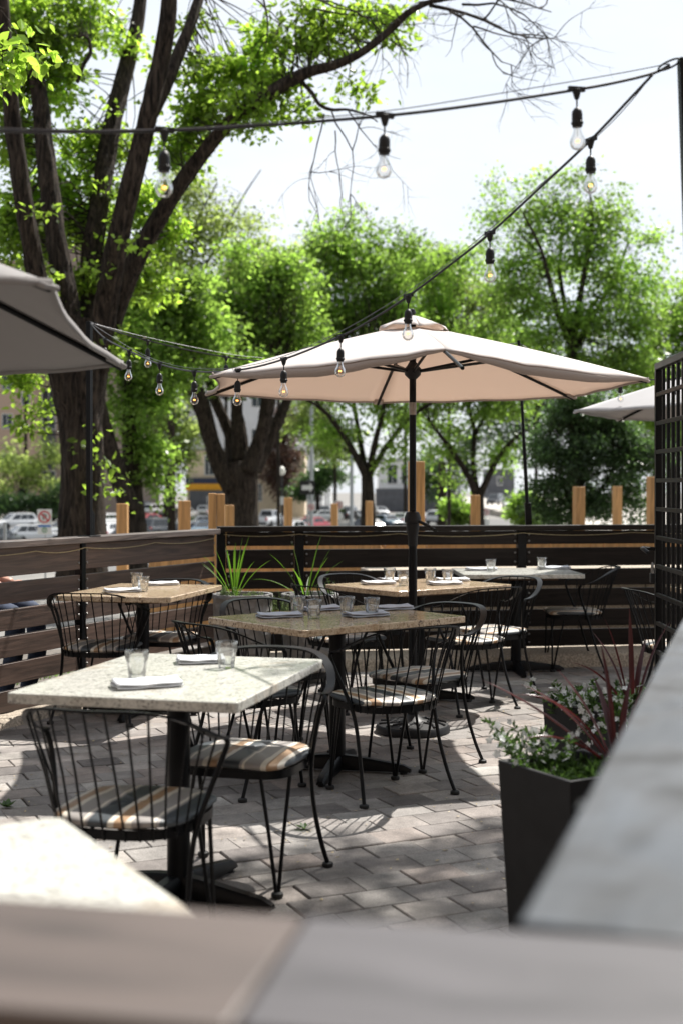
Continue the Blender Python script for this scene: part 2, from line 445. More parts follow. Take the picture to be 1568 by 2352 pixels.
def glass_mat(name, rough=0.0, ior=1.45):
    m = bpy.data.materials.new(name); m.use_nodes = True
    n = m.node_tree.nodes; l = m.node_tree.links; n.remove(n['Principled BSDF'])
    g = n.new('ShaderNodeBsdfGlass'); g.inputs['IOR'].default_value = ior; g.inputs['Roughness'].default_value = rough; g.inputs['Color'].default_value = (0.93, 0.96, 0.955, 1)
    t = n.new('ShaderNodeBsdfTransparent'); t.inputs['Color'].default_value = (0.95, 0.97, 0.97, 1)
    mx = n.new('ShaderNodeMixShader'); mx.inputs['Fac'].default_value = 0.45
    l.new(g.outputs['BSDF'], mx.inputs[1]); l.new(t.outputs['BSDF'], mx.inputs[2]); l.new(mx.outputs['Shader'], n['Material Output'].inputs['Surface'])
    return m
def thin_glass(name, tint=(0.97, 0.975, 0.97), f0=0.06):
    m = bpy.data.materials.new(name); m.use_nodes = True
    n = m.node_tree.nodes; l = m.node_tree.links; n.remove(n['Principled BSDF'])
    g = n.new('ShaderNodeBsdfGlossy'); g.inputs['Roughness'].default_value = 0.03
    t = n.new('ShaderNodeBsdfTransparent'); t.inputs['Color'].default_value = (*tint, 1)
    lw = n.new('ShaderNodeLayerWeight'); lw.inputs['Blend'].default_value = 0.3
    ad = n.new('ShaderNodeMath'); ad.operation = 'MULTIPLY_ADD'; ad.inputs[1].default_value = 0.75; ad.inputs[2].default_value = f0; ad.use_clamp = True
    l.new(lw.outputs['Fresnel'], ad.inputs[0])
    mx = n.new('ShaderNodeMixShader'); l.new(ad.outputs[0], mx.inputs['Fac']); l.new(t.outputs['BSDF'], mx.inputs[1]); l.new(g.outputs['BSDF'], mx.inputs[2])
    l.new(mx.outputs['Shader'], n['Material Output'].inputs['Surface'])
    return m
M_tumbler = thin_glass('tumbler_glass', (0.975, 0.985, 0.98), 0.13)
M_bulb = thin_glass('bulb_glass', (0.94, 0.935, 0.92), 0.05)
def emit_mat(name, colr, st):
    m = bpy.data.materials.new(name); m.use_nodes = True
    n = m.node_tree.nodes; l = m.node_tree.links; n.remove(n['Principled BSDF'])
    e = n.new('ShaderNodeEmission'); e.inputs['Color'].default_value = (*colr, 1); e.inputs['Strength'].default_value = st
    l.new(e.outputs['Emission'], n['Material Output'].inputs['Surface'])
    return m
M_filament = emit_mat('glowing_filament', (1.0, 0.40, 0.09), 3.4)
M_brass = mat('brass', (0.6, 0.42, 0.16), 0.3, 1.0, noise=((60, 60, 60), 0.2, 2))

def paver_extra(m, n, l, b, tc):
    ge = n.new('ShaderNodeNewGeometry')
    cr = n.new('ShaderNodeValToRGB'); e = cr.color_ramp.elements
    e[0].position = 0.0; e[0].color = (0.134, 0.121, 0.115, 1)
    e[1].position = 1.0; e[1].color = (0.335, 0.318, 0.295, 1)
    for p, c in ((0.3, (0.217, 0.198, 0.185, 1)), (0.55, (0.248, 0.234, 0.220, 1)), (0.8, (0.251, 0.214, 0.192, 1))):
        x = e.new(p); x.color = c
    l.new(ge.outputs['Random Per Island'], cr.inputs['Fac'])
    a = n.new('ShaderNodeTexNoise'); a.inputs['Scale'].default_value = 5.5; a.inputs['Detail'].default_value = 8; a.inputs['Roughness'].default_value = 0.7; l.new(tc.outputs['Object'], a.inputs['Vector'])
    f = n.new('ShaderNodeTexNoise'); f.inputs['Scale'].default_value = 170; f.inputs['Detail'].default_value = 3; l.new(tc.outputs['Object'], f.inputs['Vector'])
    mr = n.new('ShaderNodeMapRange'); mr.inputs['From Min'].default_value = 0.3; mr.inputs['From Max'].default_value = 0.7; mr.inputs['To Min'].default_value = 0.62; mr.inputs['To Max'].default_value = 1.32; l.new(a.outputs['Fac'], mr.inputs['Value'])
    m2 = n.new('ShaderNodeMapRange'); m2.inputs['From Min'].default_value = 0.3; m2.inputs['From Max'].default_value = 0.7; m2.inputs['To Min'].default_value = 0.75; m2.inputs['To Max'].default_value = 1.22; l.new(f.outputs['Fac'], m2.inputs['Value'])
    mm = n.new('ShaderNodeMath'); mm.operation = 'MULTIPLY'; l.new(mr.outputs['Result'], mm.inputs[0]); l.new(m2.outputs['Result'], mm.inputs[1])
    st = n.new('ShaderNodeTexNoise'); st.inputs['Scale'].default_value = 1.3; st.inputs['Detail'].default_value = 9; st.inputs['Roughness'].default_value = 0.65; st.inputs['Distortion'].default_value = 0.8; l.new(tc.outputs['Object'], st.inputs['Vector'])
    m3 = n.new('ShaderNodeMapRange'); m3.inputs['From Min'].default_value = 0.38; m3.inputs['From Max'].default_value = 0.6; m3.inputs['To Min'].default_value = 0.70; m3.inputs['To Max'].default_value = 1.12; l.new(st.outputs['Fac'], m3.inputs['Value'])
    m4 = n.new('ShaderNodeMath'); m4.operation = 'MULTIPLY'; l.new(mm.outputs[0], m4.inputs[0]); l.new(m3.outputs['Result'], m4.inputs[1])
    sc = n.new('ShaderNodeVectorMath'); sc.operation = 'SCALE'; l.new(cr.outputs['Color'], sc.inputs[0]); l.new(m4.outputs[0], sc.inputs['Scale']); l.new(sc.outputs['Vector'], b.inputs['Base Color'])
    bp = n.new('ShaderNodeBump'); bp.inputs['Strength'].default_value = 0.45; bp.inputs['Distance'].default_value = 0.003
    l.new(f.outputs['Fac'], bp.inputs['Height']); l.new(bp.outputs['Normal'], b.inputs['Normal'])
M_paver = mat('paver', (0.3, 0.28, 0.26), 0.82, spec=0.3, extra=paver_extra)
M_sand = mat('joint_sand', (0.12, 0.105, 0.09), 0.95, noise=((30, 30, 30), 0.4, 6))
M_concrete = mat('concrete', (0.42, 0.385, 0.34), 0.85, noise=((9, 9, 9), 0.28, 8), bump=((50, 50, 50), 0.35, 0.006))
M_aggregate = mat('exposed_aggregate', (0.34, 0.29, 0.23), 0.9, noise=((70, 70, 70), 0.5, 5), bump=((70, 70, 70), 0.6, 0.008))
M_ground = mat('lot_ground', (0.17, 0.162, 0.15), 0.9, noise=((0.6, 0.6, 0.6), 0.25, 8))
M_asphalt = mat('asphalt', (0.115, 0.113, 0.11), 0.85, noise=((1.5, 1.5, 1.5), 0.25, 8))
M_road = mat('pale_road', (0.40, 0.375, 0.335), 0.9, noise=((0.5, 0.5, 0.5), 0.18, 7))
M_soil = mat('dark_soil', (0.035, 0.026, 0.018), 0.95, noise=((40, 40, 40), 0.5, 5), bump=((60, 60, 60), 0.6, 0.01))
def hammered(m, n, l, b, tc):
    vo = n.new('ShaderNodeTexVoronoi'); vo.inputs['Scale'].default_value = 13; vo.feature = 'F1'
    l.new(tc.outputs['Object'], vo.inputs['Vector'])
    bp = n.new('ShaderNodeBump'); bp.inputs['Strength'].default_value = 1.0; bp.inputs['Distance'].default_value = 0.06
    l.new(vo.outputs['Distance'], bp.inputs['Height']); l.new(bp.outputs['Normal'], b.inputs['Normal'])
M_pot = mat('hammered_stone_pot', (0.21, 0.205, 0.20), 0.6, noise=((12, 12, 12), 0.25, 6), extra=hammered)
M_square_pot = mat('charcoal_fibre_pot', (0.017, 0.017, 0.018), 0.55, 0, 0.3, noise=((14, 14, 14), 0.2, 5), bump=((150, 150, 150), 0.1, 0.002))

def leaf_mat(name, base, trans, tm=0.5, island=0.45, rough=0.45):
    def f(m, n, l, b, tc):
        ge = n.new('ShaderNodeNewGeometry')
        mr = n.new('ShaderNodeMapRange'); mr.inputs['To Min'].default_value = 1 - island; mr.inputs['To Max'].default_value = 1 + island; l.new(ge.outputs['Random Per Island'], mr.inputs['Value'])
        ln = n.new('ShaderNodeTexNoise'); ln.inputs['Scale'].default_value = 0.55; ln.inputs['Detail'].default_value = 3; l.new(tc.outputs['Object'], ln.inputs['Vector'])
        lr = n.new('ShaderNodeMapRange'); lr.inputs['From Min'].default_value = 0.33; lr.inputs['From Max'].default_value = 0.67; lr.inputs['To Min'].default_value = 0.6; lr.inputs['To Max'].default_value = 1.35; l.new(ln.outputs['Fac'], lr.inputs['Value'])
        lm = n.new('ShaderNodeMath'); lm.operation = 'MULTIPLY'; l.new(mr.outputs['Result'], lm.inputs[0]); l.new(lr.outputs['Result'], lm.inputs[1])
        tr = n.new('ShaderNodeBsdfTranslucent')
        for c, tgt in ((base, b.inputs['Base Color']), (trans, tr.inputs['Color'])):
            sc = n.new('ShaderNodeVectorMath'); sc.operation = 'SCALE'; sc.inputs[0].default_value = c; l.new(lm.outputs[0], sc.inputs['Scale']); l.new(sc.outputs['Vector'], tgt)
        mx = n.new('ShaderNodeMixShader'); mx.inputs['Fac'].default_value = tm
        l.new(b.outputs['BSDF'], mx.inputs[1]); l.new(tr.outputs['BSDF'], mx.inputs[2]); l.new(mx.outputs['Shader'], n['Material Output'].inputs['Surface'])
    return mat(name, base, rough, spec=0.35, extra=f)
M_leaf_elm = leaf_mat('elm_leaf', (0.072, 0.12, 0.020), (0.43, 0.65, 0.07), 0.58, 0.5, 0.35)
M_leaf_mid = leaf_mat('mid_leaf', (0.075, 0.118, 0.028), (0.37, 0.59, 0.09), 0.57, 0.5, 0.38)
M_leaf_pale = leaf_mat('pale_leaf', (0.11, 0.145, 0.055), (0.50, 0.64, 0.16), 0.56)
M_leaf_dark = leaf_mat('dark_leaf', (0.055, 0.095, 0.04), (0.13, 0.24, 0.06), 0.42, 0.6, 0.3)
M_leaf_bush = leaf_mat('bush_leaf', (0.05, 0.095, 0.035), (0.12, 0.22, 0.06), 0.45, rough=0.35)
M_leaf_rust = leaf_mat('rust_needle', (0.085, 0.045, 0.035), (0.12, 0.06, 0.04), 0.3)
M_blade = leaf_mat('spike_blade', (0.055, 0.115, 0.016), (0.16, 0.34, 0.025), 0.42, 0.3)
M_herb = leaf_mat('herb_leaf', (0.14, 0.20, 0.08), (0.25, 0.34, 0.12), 0.4, 0.3)
M_trail = leaf_mat('trailing_leaf', (0.05, 0.095, 0.025), (0.11, 0.21, 0.04), 0.42, 0.45)
M_petal = leaf_mat('white_petal', (0.72, 0.74, 0.74), (0.6, 0.62, 0.6), 0.4, 0.1)
M_cordy = leaf_mat('red_blade', (0.05, 0.012, 0.014), (0.13, 0.022, 0.022), 0.3, 0.35, 0.28)
M_grass = leaf_mat('grass_blade', (0.08, 0.14, 0.03), (0.2, 0.34, 0.06), 0.45, 0.4)
M_fleck = leaf_mat('fallen_fleck', (0.42, 0.34, 0.2), (0.3, 0.25, 0.12), 0.3, 0.4)
def bark_extra(m, n, l, b, tc):
    mp1 = n.new('ShaderNodeMapping'); mp1.inputs['Scale'].default_value = (21, 21, 3.0)
    no = n.new('ShaderNodeTexNoise'); no.inputs['Scale'].default_value = 1; no.inputs['Detail'].default_value = 7; no.inputs['Distortion'].default_value = 0.8; no.inputs['Roughness'].default_value = 0.65
    l.new(tc.outputs['Object'], mp1.inputs['Vector']); l.new(mp1.outputs['Vector'], no.inputs['Vector'])
    base = tuple(b.inputs['Base Color'].default_value)[:3]
    cr = n.new('ShaderNodeValToRGB')
    cr.color_ramp.elements[0].position = 0.38; cr.color_ramp.elements[0].color = (*[c * 0.2 for c in base], 1)
    cr.color_ramp.elements[1].position = 0.66; cr.color_ramp.elements[1].color = (*[c * 2.1 for c in base], 1)
    l.new(no.outputs['Fac'], cr.inputs['Fac']); l.new(cr.outputs['Color'], b.inputs['Base Color'])
    bp = n.new('ShaderNodeBump'); bp.inputs['Strength'].default_value = 1.0; bp.inputs['Distance'].default_value = 0.07
    l.new(no.outputs['Fac'], bp.inputs['Height']); l.new(bp.outputs['Normal'], b.inputs['Normal'])
M_bark = mat('furrowed_bark', (0.040, 0.030, 0.023), 0.9, spec=0.2, extra=bark_extra)
M_bark_dark = mat('dark_bark', (0.036, 0.028, 0.022), 0.9, spec=0.2, extra=bark_extra)

def brick_mat(name, c1, c2):
    def f(m, n, l, b, tc):
        br = n.new('ShaderNodeTexBrick'); br.inputs['Color1'].default_value = (*c1, 1); br.inputs['Color2'].default_value = (*c2, 1); br.inputs['Mortar'].default_value = (0.4, 0.37, 0.33, 1); br.inputs['Scale'].default_value = 3
        mp1 = n.new('ShaderNodeMapping'); mp1.inputs['Rotation'].default_value = (R(90), 0, 0)
        l.new(tc.outputs['Object'], mp1.inputs['Vector']); l.new(mp1.outputs['Vector'], br.inputs['Vector']); l.new(br.outputs['Color'], b.inputs['Base Color'])
    return mat(name, c1, 0.85, extra=f)
M_brick_tan = brick_mat('tan_brick', (0.58, 0.40, 0.29), (0.52, 0.36, 0.26))
M_brick_brown = brick_mat('brown_brick', (0.32, 0.24, 0.19), (0.28, 0.21, 0.17))
M_stucco_white = mat('white_stucco', (0.8, 0.81, 0.82), 0.8, noise=((0.4, 0.4, 0.4), 0.06, 5))
M_stucco_cream = mat('cream_stucco', (0.68, 0.56, 0.42), 0.85, noise=((0.6, 0.6, 0.6), 0.1, 5))
M_siding_dark = mat('dark_siding', (0.09, 0.095, 0.11), 0.7, noise=((1, 1, 1), 0.2, 4))
M_white_frame = mat('white_frame', (0.75, 0.75, 0.73), 0.5, noise=((6, 6, 6), 0.08, 3))
M_roof = mat('grey_shingle', (0.2, 0.2, 0.21), 0.85, noise=((4, 4, 4), 0.25, 5))
M_window = mat('window_glass', (0.03, 0.04, 0.05), 0.06, spec=0.8, noise=((0.7, 0.7, 0.7), 0.4, 3))
M_yellow = mat('yellow_awning', (0.75, 0.36, 0.02), 0.6, noise=((3, 3, 3), 0.12, 3))
M_navy = mat('navy_band', (0.02, 0.03, 0.07), 0.6, noise=((3, 3, 3), 0.2, 3))

def paint(name, c, metal=0.0):
    return mat(name, c, 0.3, metal, 0.5, coat=0.8, noise=((0.9, 0.9, 0.9), 0.05, 2))
PAINT = dict(white=paint('white_car_paint', (0.66, 0.67, 0.68)), silver=paint('silver_car_paint', (0.40, 0.41, 0.42), 0.35), black=paint('black_car_paint', (0.012, 0.013, 0.016)),
             grey=paint('dark_grey_car_paint', (0.055, 0.06, 0.066)), red=paint('red_car_paint', (0.33, 0.018, 0.028)), maroon=paint('maroon_car_paint', (0.10, 0.012, 0.018)),
             blue=paint('steel_blue_car_paint', (0.09, 0.14, 0.2)), pewter=paint('pewter_car_paint', (0.18, 0.19, 0.2)))
M_tyre = mat('tyre_rubber', (0.012, 0.012, 0.012), 0.8, noise=((10, 10, 10), 0.3, 3))
M_rim = mat('alloy_rim', (0.5, 0.5, 0.52), 0.3, 0.9, noise=((8, 8, 8), 0.1, 2))
M_carglass = mat('car_glass', (0.010, 0.013, 0.015), 0.04, spec=0.8, noise=((1, 1, 1), 0.3, 2))
M_taillight = mat('red_lens', (0.42, 0.012, 0.012), 0.15, noise=((20, 20, 20), 0.2, 2))
M_headlight = mat('clear_lens', (0.7, 0.72, 0.75), 0.08, 0.2, noise=((20, 20, 20), 0.15, 2))
M_trim = mat('black_trim', (0.015, 0.015, 0.016), 0.5, noise=((9, 9, 9), 0.2, 2))
M_plate = mat('plate_white', (0.6, 0.6, 0.58), 0.5, noise=((30, 30, 30), 0.1, 2))
M_sign_white = mat('sign_white', (0.72, 0.72, 0.70), 0.45, noise=((8, 8, 8), 0.05, 3))
M_sign_red = mat('sign_red', (0.55, 0.03, 0.04), 0.45, noise=((8, 8, 8), 0.08, 3))
M_sign_black = mat('sign_black', (0.012, 0.012, 0.013), 0.45, noise=((8, 8, 8), 0.2, 3))
M_sign_blue = mat('sign_blue', (0.03, 0.16, 0.5), 0.45, noise=((8, 8, 8), 0.08, 3))
M_sign_green = mat('sign_green', (0.03, 0.25, 0.08), 0.45, noise=((8, 8, 8), 0.08, 3))
M_galv = mat('galvanised_steel', (0.42, 0.44, 0.45), 0.42, 0.8, noise=((12, 12, 12), 0.15, 4))
M_lampglobe = mat('lamp_globe', (0.8, 0.78, 0.7), 0.35, noise=((8, 8, 8), 0.05, 3))
M_skin = mat('skin', (0.46, 0.24, 0.17), 0.5, noise=((30, 30, 30), 0.1, 4))
M_denim = mat('blue_denim', (0.03, 0.045, 0.085), 0.85, noise=((25, 25, 25), 0.35, 6), bump=((300, 300, 300), 0.2, 0.001))
M_shirt = mat('red_cotton', (0.42, 0.03, 0.03), 0.85, noise=((12, 12, 12), 0.15, 5))
M_hair = mat('brown_hair', (0.03, 0.018, 0.01), 0.5, noise=((90, 90, 20), 0.4, 4))
M_leather = mat('black_leather', (0.012, 0.012, 0.013), 0.22, noise=((20, 20, 20), 0.25, 4))
M_twine = mat('fence_cord', (0.42, 0.36, 0.22), 0.7, noise=((60, 60, 60), 0.2, 3))
M_cable = mat('black_cable', (0.012, 0.011, 0.014), 0.45, noise=((60, 60, 60), 0.2, 3))
M_wire = mat('guide_wire', (0.16, 0.16, 0.17), 0.45, 0.6, noise=((60, 60, 60), 0.1, 3))
rnd = random.Random(7)
rs = np.random.RandomState(11)

# ------------------------------------------------------------------ ground, lot, paving
xs = [-700, -400, -200, -120, -70, -40, -20, -10, -5, 0, 5, 10, 20, 40, 70, 120, 200, 400, 700]
ys = [-300, -100, -30, -5, 0, 5, 9, 13] + [13 + i * 2.5 for i in range(1, 21)] + [80, 110, 150, 220, 320, 500, 900]
m = MB()
m.grid([[(x, y, terrain_z(y)) for x in xs] for y in ys])
tag(m.build('ground', M_ground, angle=180), kind='structure')
m = MB(); m.grid([[(x, y, -2.996) for x in (-110, -30, 0, 22)] for y in (66, 110, 172)])
tag(m.build('parking_lot', M_asphalt), kind='structure')
m = MB(); m.hexa([(22.1, 70, -3.3), (48, 70, -3.3), (60, 330, -3.3), (24, 330, -3.3), (22.1, 70, -2.99), (48, 70, -2.99), (60, 330, -1.3), (24, 330, -1.3)])
tag(m.build('road', M_road), kind='structure')
m = MB(); m.box(-150, 20, 174, 181, -3.1, -2.86)
tag(m.build('far_pavement', M_concrete), kind='structure')

LF0 = Vector((-2.0, 7.55, 0)); LFA = math.atan2(0.908, 0.418); LFD = Vector((0.418, 0.908, 0)); LFN = Vector((0.908, -0.418, 0))   # N points into the patio
BF0 = Vector((-0.95, 9.85, 0)); BFA = R(8.4); BFD = Vector((math.cos(BFA), math.sin(BFA), 0)); BFN = Vector((math.sin(BFA), -math.cos(BFA), 0))

def paver_sheet():
    a = R(25); ux, uy = math.cos(a), math.sin(a); L, Wd, gap = 0.206, 0.166, 0.0035
    V = []; F4 = []
    for j in range(-12, 90):
        off = (0.5 if j % 2 else 0) * L + rnd.uniform(-0.01, 0.01)
        for i in range(-36, 60):
            cu, cv = i * L + off, j * Wd
            cx, cy = 0.2 + cu * ux - cv * uy, 0.5 + cu * uy + cv * ux
            p = Vector((cx, cy, 0))
            if cy < 0.2 or cy > 11 or abs(cx) > 4.6: continue
            if (p - LF0).dot(LFN) < 0.05 or (p - BF0).dot(BFN) < 0.30: continue
            dz = rnd.gauss(0, 0.0014); tx, ty = rnd.gauss(0, 0.007), rnd.gauss(0, 0.007); ro = rnd.gauss(0, 0.009); cx += rnd.gauss(0, 0.0018); cy += rnd.gauss(0, 0.0018)
            hx, hy = L / 2 - gap / 2, Wd / 2 - gap / 2
            n0 = len(V)
            cr_, sr_ = math.cos(a + ro), math.sin(a + ro)
            for k, (ins, z) in enumerate(((0, -0.05), (0, -0.004), (0.0032, 0.0))):
                for sx, sy in ((-1, -1), (1, -1), (1, 1), (-1, 1)):
                    x, y = sx * (hx - ins), sy * (hy - ins)
                    V.append((cx + x * cr_ - y * sr_, cy + x * sr_ + y * cr_, z + dz + x * tx + y * ty))
            F4 += [n0 + 8, n0 + 9, n0 + 10, n0 + 11]
            for r0 in (0, 4):
                for k in range(4):
                    k2 = (k + 1) % 4
                    F4 += [n0 + r0 + k, n0 + r0 + k2, n0 + r0 + 4 + k2, n0 + r0 + 4 + k]
    tag(link('patio_paving', np_mesh('patio_paving', V, F4, 4), M_paver), kind='structure')
paver_sheet()
m = MB(); m.grid([[(x, y, -0.013) for x in (-4.8, 0, 4.8)] for y in (0.1, 5, 11)])
tag(m.build('paving_bed', M_sand), kind='structure')

# curbs under the two fences, kerb blocks of exposed aggregate
def curb(name, o, d, nrm, t0, t1, y0, y1, z):
    m = MB(); k = max(2, int((t1 - t0) / 0.12)); rows = []
    rr = random.Random(3)
    inner = [(y1 + rr.uniform(-0.012, 0.012), z + rr.uniform(-0.006, 0.006)) for _ in range(k + 1)]
    for i in range(k + 1):
        t = t0 + (t1 - t0) * i / k
        def q(y, zz): return o + d * t + nrm * y + Vector((0, 0, zz))
        yi, zi = inner[i]
        rows.append([q(y0, -0.05), q(y0, z), q(yi - 0.02, zi), q(yi, zi - 0.02), q(yi + 0.01, -0.05)])
    m.grid(rows)
    return tag(m.build(name, M_aggregate, angle=50), kind='structure')
curb('side_kerb', LF0, LFD, LFN, -3.2, 2.5, -0.08, 0.17, 0.045)
curb('rear_kerb', BF0, BFD, BFN, -0.05, 6.0, -0.20, 0.42, 0.10)
# pavement and grass strip beyond the side fence
m = MB(); o = LF0 - LFD * 4; e = LF0 + LFD * 3.2
def slab(off0, off1, z, t0=-4, t1=3.4):
    mm = MB(); a = LF0 + LFD * t0; b_ = LF0 + LFD * t1
    mm.quad(a - LFN * off0 + Vector((0, 0, z)), b_ - LFN * off0 + Vector((0, 0, z)), b_ - LFN * off1 + Vector((0, 0, z)), a - LFN * off1 + Vector((0, 0, z)))
    return mm
tag(slab(0.09, 0.84, -0.02).build('side_walk', M_concrete), kind='structure')
tag(slab(1.3, 7.0, -0.03, -4, 1.9).build('drive', M_road), kind='structure')
def grass_strip():
    V = []; F = []
    for _ in range(5200):
        t = rs.uniform(-3.5, 2.6); w = rs.uniform(0.84, 1.31)
        p = LF0 + LFD * t - LFN * w + Vector((0, 0, -0.06))
        a = rs.uniform(0, 6.28); h = rs.uniform(0.06, 0.12); ww = 0.006
        dx, dy = math.cos(a) * ww, math.sin(a) * ww; lx, ly = rs.normal(0, 0.025, 2)
        n = len(V)
        V += [(p.x - dx, p.y - dy, p.z), (p.x + dx, p.y + dy, p.z), (p.x + lx + dx * .3, p.y + ly + dy * .3, p.z + h), (p.x + lx - dx * .3, p.y + ly - dy * .3, p.z + h)]
        F += [n, n + 1, n + 2, n + 3]
    tag(link('grass_strip', np_mesh('grass_strip', V, F, 4), M_grass), kind='stuff')
grass_strip()
def litter():
    V = []; F = []
    for _ in range(1000):
        x, y = rs.uniform(-1.6, 1.6), rs.uniform(1.8, 9.6)
        p = Vector((x, y, 0))
        if (p - LF0).dot(LFN) < 0.2 or (p - BF0).dot(BFN) < 0.45: continue
        s = rs.uniform(0.004, 0.0105); a = rs.uniform(0, 6.28); e = rs.uniform(0.4, 0.9)
        n = len(V); ca, sa = math.cos(a) * s, math.sin(a) * s
        V += [(x - ca, y - sa, 0.006), (x + sa * e, y - ca * e, 0.005), (x + ca, y + sa, 0.0085), (x - sa * e, y + ca * e, 0.006)]
        F += [n, n + 1, n + 2, n + 3]
    tag(link('fallen_seeds', np_mesh('fallen_seeds', V, F, 4), M_fleck), kind='stuff')
litter()
def weed(pos, n, size, label):
    m = MB()
    for i in range(n):
        a = rs.uniform(0, 6.28); l = size * rs.uniform(0.5, 1); w = l * 0.28; tilt = rs.uniform(0.2, 0.8)
        d = Vector((math.cos(a), math.sin(a), tilt)).normalized() * l; sd = Vector((-math.sin(a), math.cos(a), 0)) * w
        m.quad((0, 0, 0.002), d * 0.5 + sd + Vector((0, 0, .002)), d, d * 0.5 - sd + Vector((0, 0, .002)))
    o = m.build('weed', M_trail, smooth=False, loc=pos)
    tag(o, label, 'weed', 'small weeds between the pavers')
weed(G(16, 1855), 22, 0.055, 'small leafy weed at the left edge of the paving, near the pale table corner')
weed(G(700, 1904), 9, 0.05, 'tiny green sprig lying within the spoked chair shadow')
weed(G(1160, 1532), 14, 0.03, 'tuft of weed at the foot of the rear fence')

# ------------------------------------------------------------------ slatted patio fences
bolt_me = None
def bolt_mesh():
    m = MB(); m.lathe([(0.0095, 0), (0.0095, 0.003), (0.007, 0.0065), (0.003, 0.0085), (0, 0.009)], 10)
    return m.mesh('bolt')
bolt_me = bolt_mesh()
def plank(m, x0, x1, y0, y1, z0, z1, r=None):
    """one board with slightly wavy faces"""
    j = lambda: rnd.uniform(-0.002, 0.002)
    m.hexa([(x0, y0 + j(), z0 + j()), (x1, y0 + j(), z0 + j()), (x1, y1 + j(), z0 + j()), (x0, y1 + j(), z0 + j()),
            (x0, y0 + j(), z1 + j()), (x1, y0 + j(), z1 + j()), (x1, y1 + j(), z1 + j()), (x0, y1 + j(), z1 + j())])
def slat_fence(label, origin, ang, t0, t1, posts, zs, cap, capm, group=None, boltside=-1, pw=0.045, cap_y=(-0.075, 0.07), postm=None, cat='fence', boardm=None, cap_joint=None):
    root = empty('wooden_fence', origin, ang, label, cat, group)
    tm = t1 if not cap_joint else cap_joint[0]
    m = MB(); m.box(t0, tm, cap_y[0], cap_y[1], cap[0], cap[1])
    m.build('cap_rail', capm, root, bevel=0.004)
    if cap_joint:                                   # a second, greyer cap board butted on at a slanted joint
        m = MB(); m.hexa([(tm + .002, cap_y[0], cap[0]), (t1, cap_y[0], cap[0]), (t1, cap_y[1], cap[0]), (tm + .002, cap_y[1], cap[0]), (tm + .002, cap_y[0], cap[1]), (t1, cap_y[0], cap[1]), (t1, cap_y[1], cap[1]), (tm + .002, cap_y[1], cap[1])])
        m.build('cap_rail', cap_joint[1], root, bevel=0.004)
    ed = [t0] + list(posts) + [t1]
    for a, b_ in zip(ed[:-1], ed[1:]):
        if b_ - a < 0.1: continue
        m = MB()
        for z0, z1 in zs: plank(m, a + (pw / 2 + 0.004 if a in posts else 0), b_ - (pw / 2 + 0.004 if b_ in posts else 0), -0.018, 0.018, z0, z1)
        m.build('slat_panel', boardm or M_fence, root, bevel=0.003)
    for p in posts:
        m = MB(); m.box(p - pw / 2, p + pw / 2, -0.03, 0.028, -0.02, cap[0] - 0.002)
        m.box(p - 0.06, p + 0.06, -0.055, 0.05, -0.03, zs[-1][0] - 0.045)
        po = m.build('post', postm or M_metal, root, bevel=0.003)
        for z0, z1 in zs:
            for sx in (-1, 1):
                for f in (0.25, 0.75):
                    link('bolt', bolt_me, M_steel, po, (p + sx * (pw / 2 + 0.022), -0.0185, z0 + (z1 - z0) * f), (R(90), 0, 0))
    return root
ZL = [(.85, 1.015), (.69, .815), (.53, .655), (.37, .495), (.21, .335), (.05, .175)]
ZB = [(.925, 1.03), (.75, .895), (.595, .725), (.43, .57), (.27, .405), (.113, .245)]
tL = (G(217, 1233, 1.06) - LF0).dot(LFD)
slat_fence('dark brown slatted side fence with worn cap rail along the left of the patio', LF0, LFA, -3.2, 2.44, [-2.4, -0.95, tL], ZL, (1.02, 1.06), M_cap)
slat_fence('slatted rear fence toned near black for its shade, with gaps showing raw wood behind', BF0, BFA, 0.0, 6.2, [0.03, 0.63, 2.40, 4.15], ZB, (1.034, 1.075), M_fence_shade, pw=0.07, boardm=M_fence_shade)
# fence of the foreground: the camera looks over its cap at a corner
ZF = [(.85, 1.015), (.69, .815), (.53, .655), (.37, .495), (.21, .335), (.05, .175)]
FA = R(-11.0)
slat_fence('blurred weathered brown fence cap crossing the bottom of the foreground', Vector((-0.45, 1.040, 0)), FA, -1.2, 1.25, [-0.6, 0.45], ZF, (1.02, 1.06), M_front, cap_y=(-0.20, 0.0), cap_joint=(0.43, M_front_grey))
FB = R(72.2)
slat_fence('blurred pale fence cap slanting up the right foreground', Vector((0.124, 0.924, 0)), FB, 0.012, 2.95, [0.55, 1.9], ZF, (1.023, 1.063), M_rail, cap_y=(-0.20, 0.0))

def cord(name, pts, r, mt, label, cat):
    m = MB(); m.tube(pts, r, 6)
    return tag(m.build(name, mt), label, cat)
def fence_cord(origin, d, nrm, segs, z, out):
    pts = []
    for a, b_, sag in segs:
        for i in range(9):
            f = i / 9
            pts.append(origin + d * (a + (b_ - a) * f) + nrm * out + Vector((0, 0, z - sag * 4 * f * (1 - f))))
    pts.append(origin + d * segs[-1][1] + nrm * out + Vector((0, 0, z)))
    return pts
cord('fence_cord', fence_cord(LF0, LFD, LFN, [(-1.2, -0.35, .02), (-.35, 0.28, .012), (0.28, tL, .02), (tL, 1.6, .02), (1.6, 2.4, .02)], 0.99, 0.036), 0.0028, M_twine, 'thin pale cord tacked under the cap of the left fence', 'cord')
cord('fence_cord', fence_cord(BF0, BFD, BFN, [(0.05, 0.63, .016), (0.63, 1.4, .02), (1.4, 2.4, .025), (2.4, 3.3, .02), (3.3, 4.6, .015)], 1.015, 0.042), 0.0026, M_twine, 'thin cord sagging under the cap of the rear fence', 'cord')

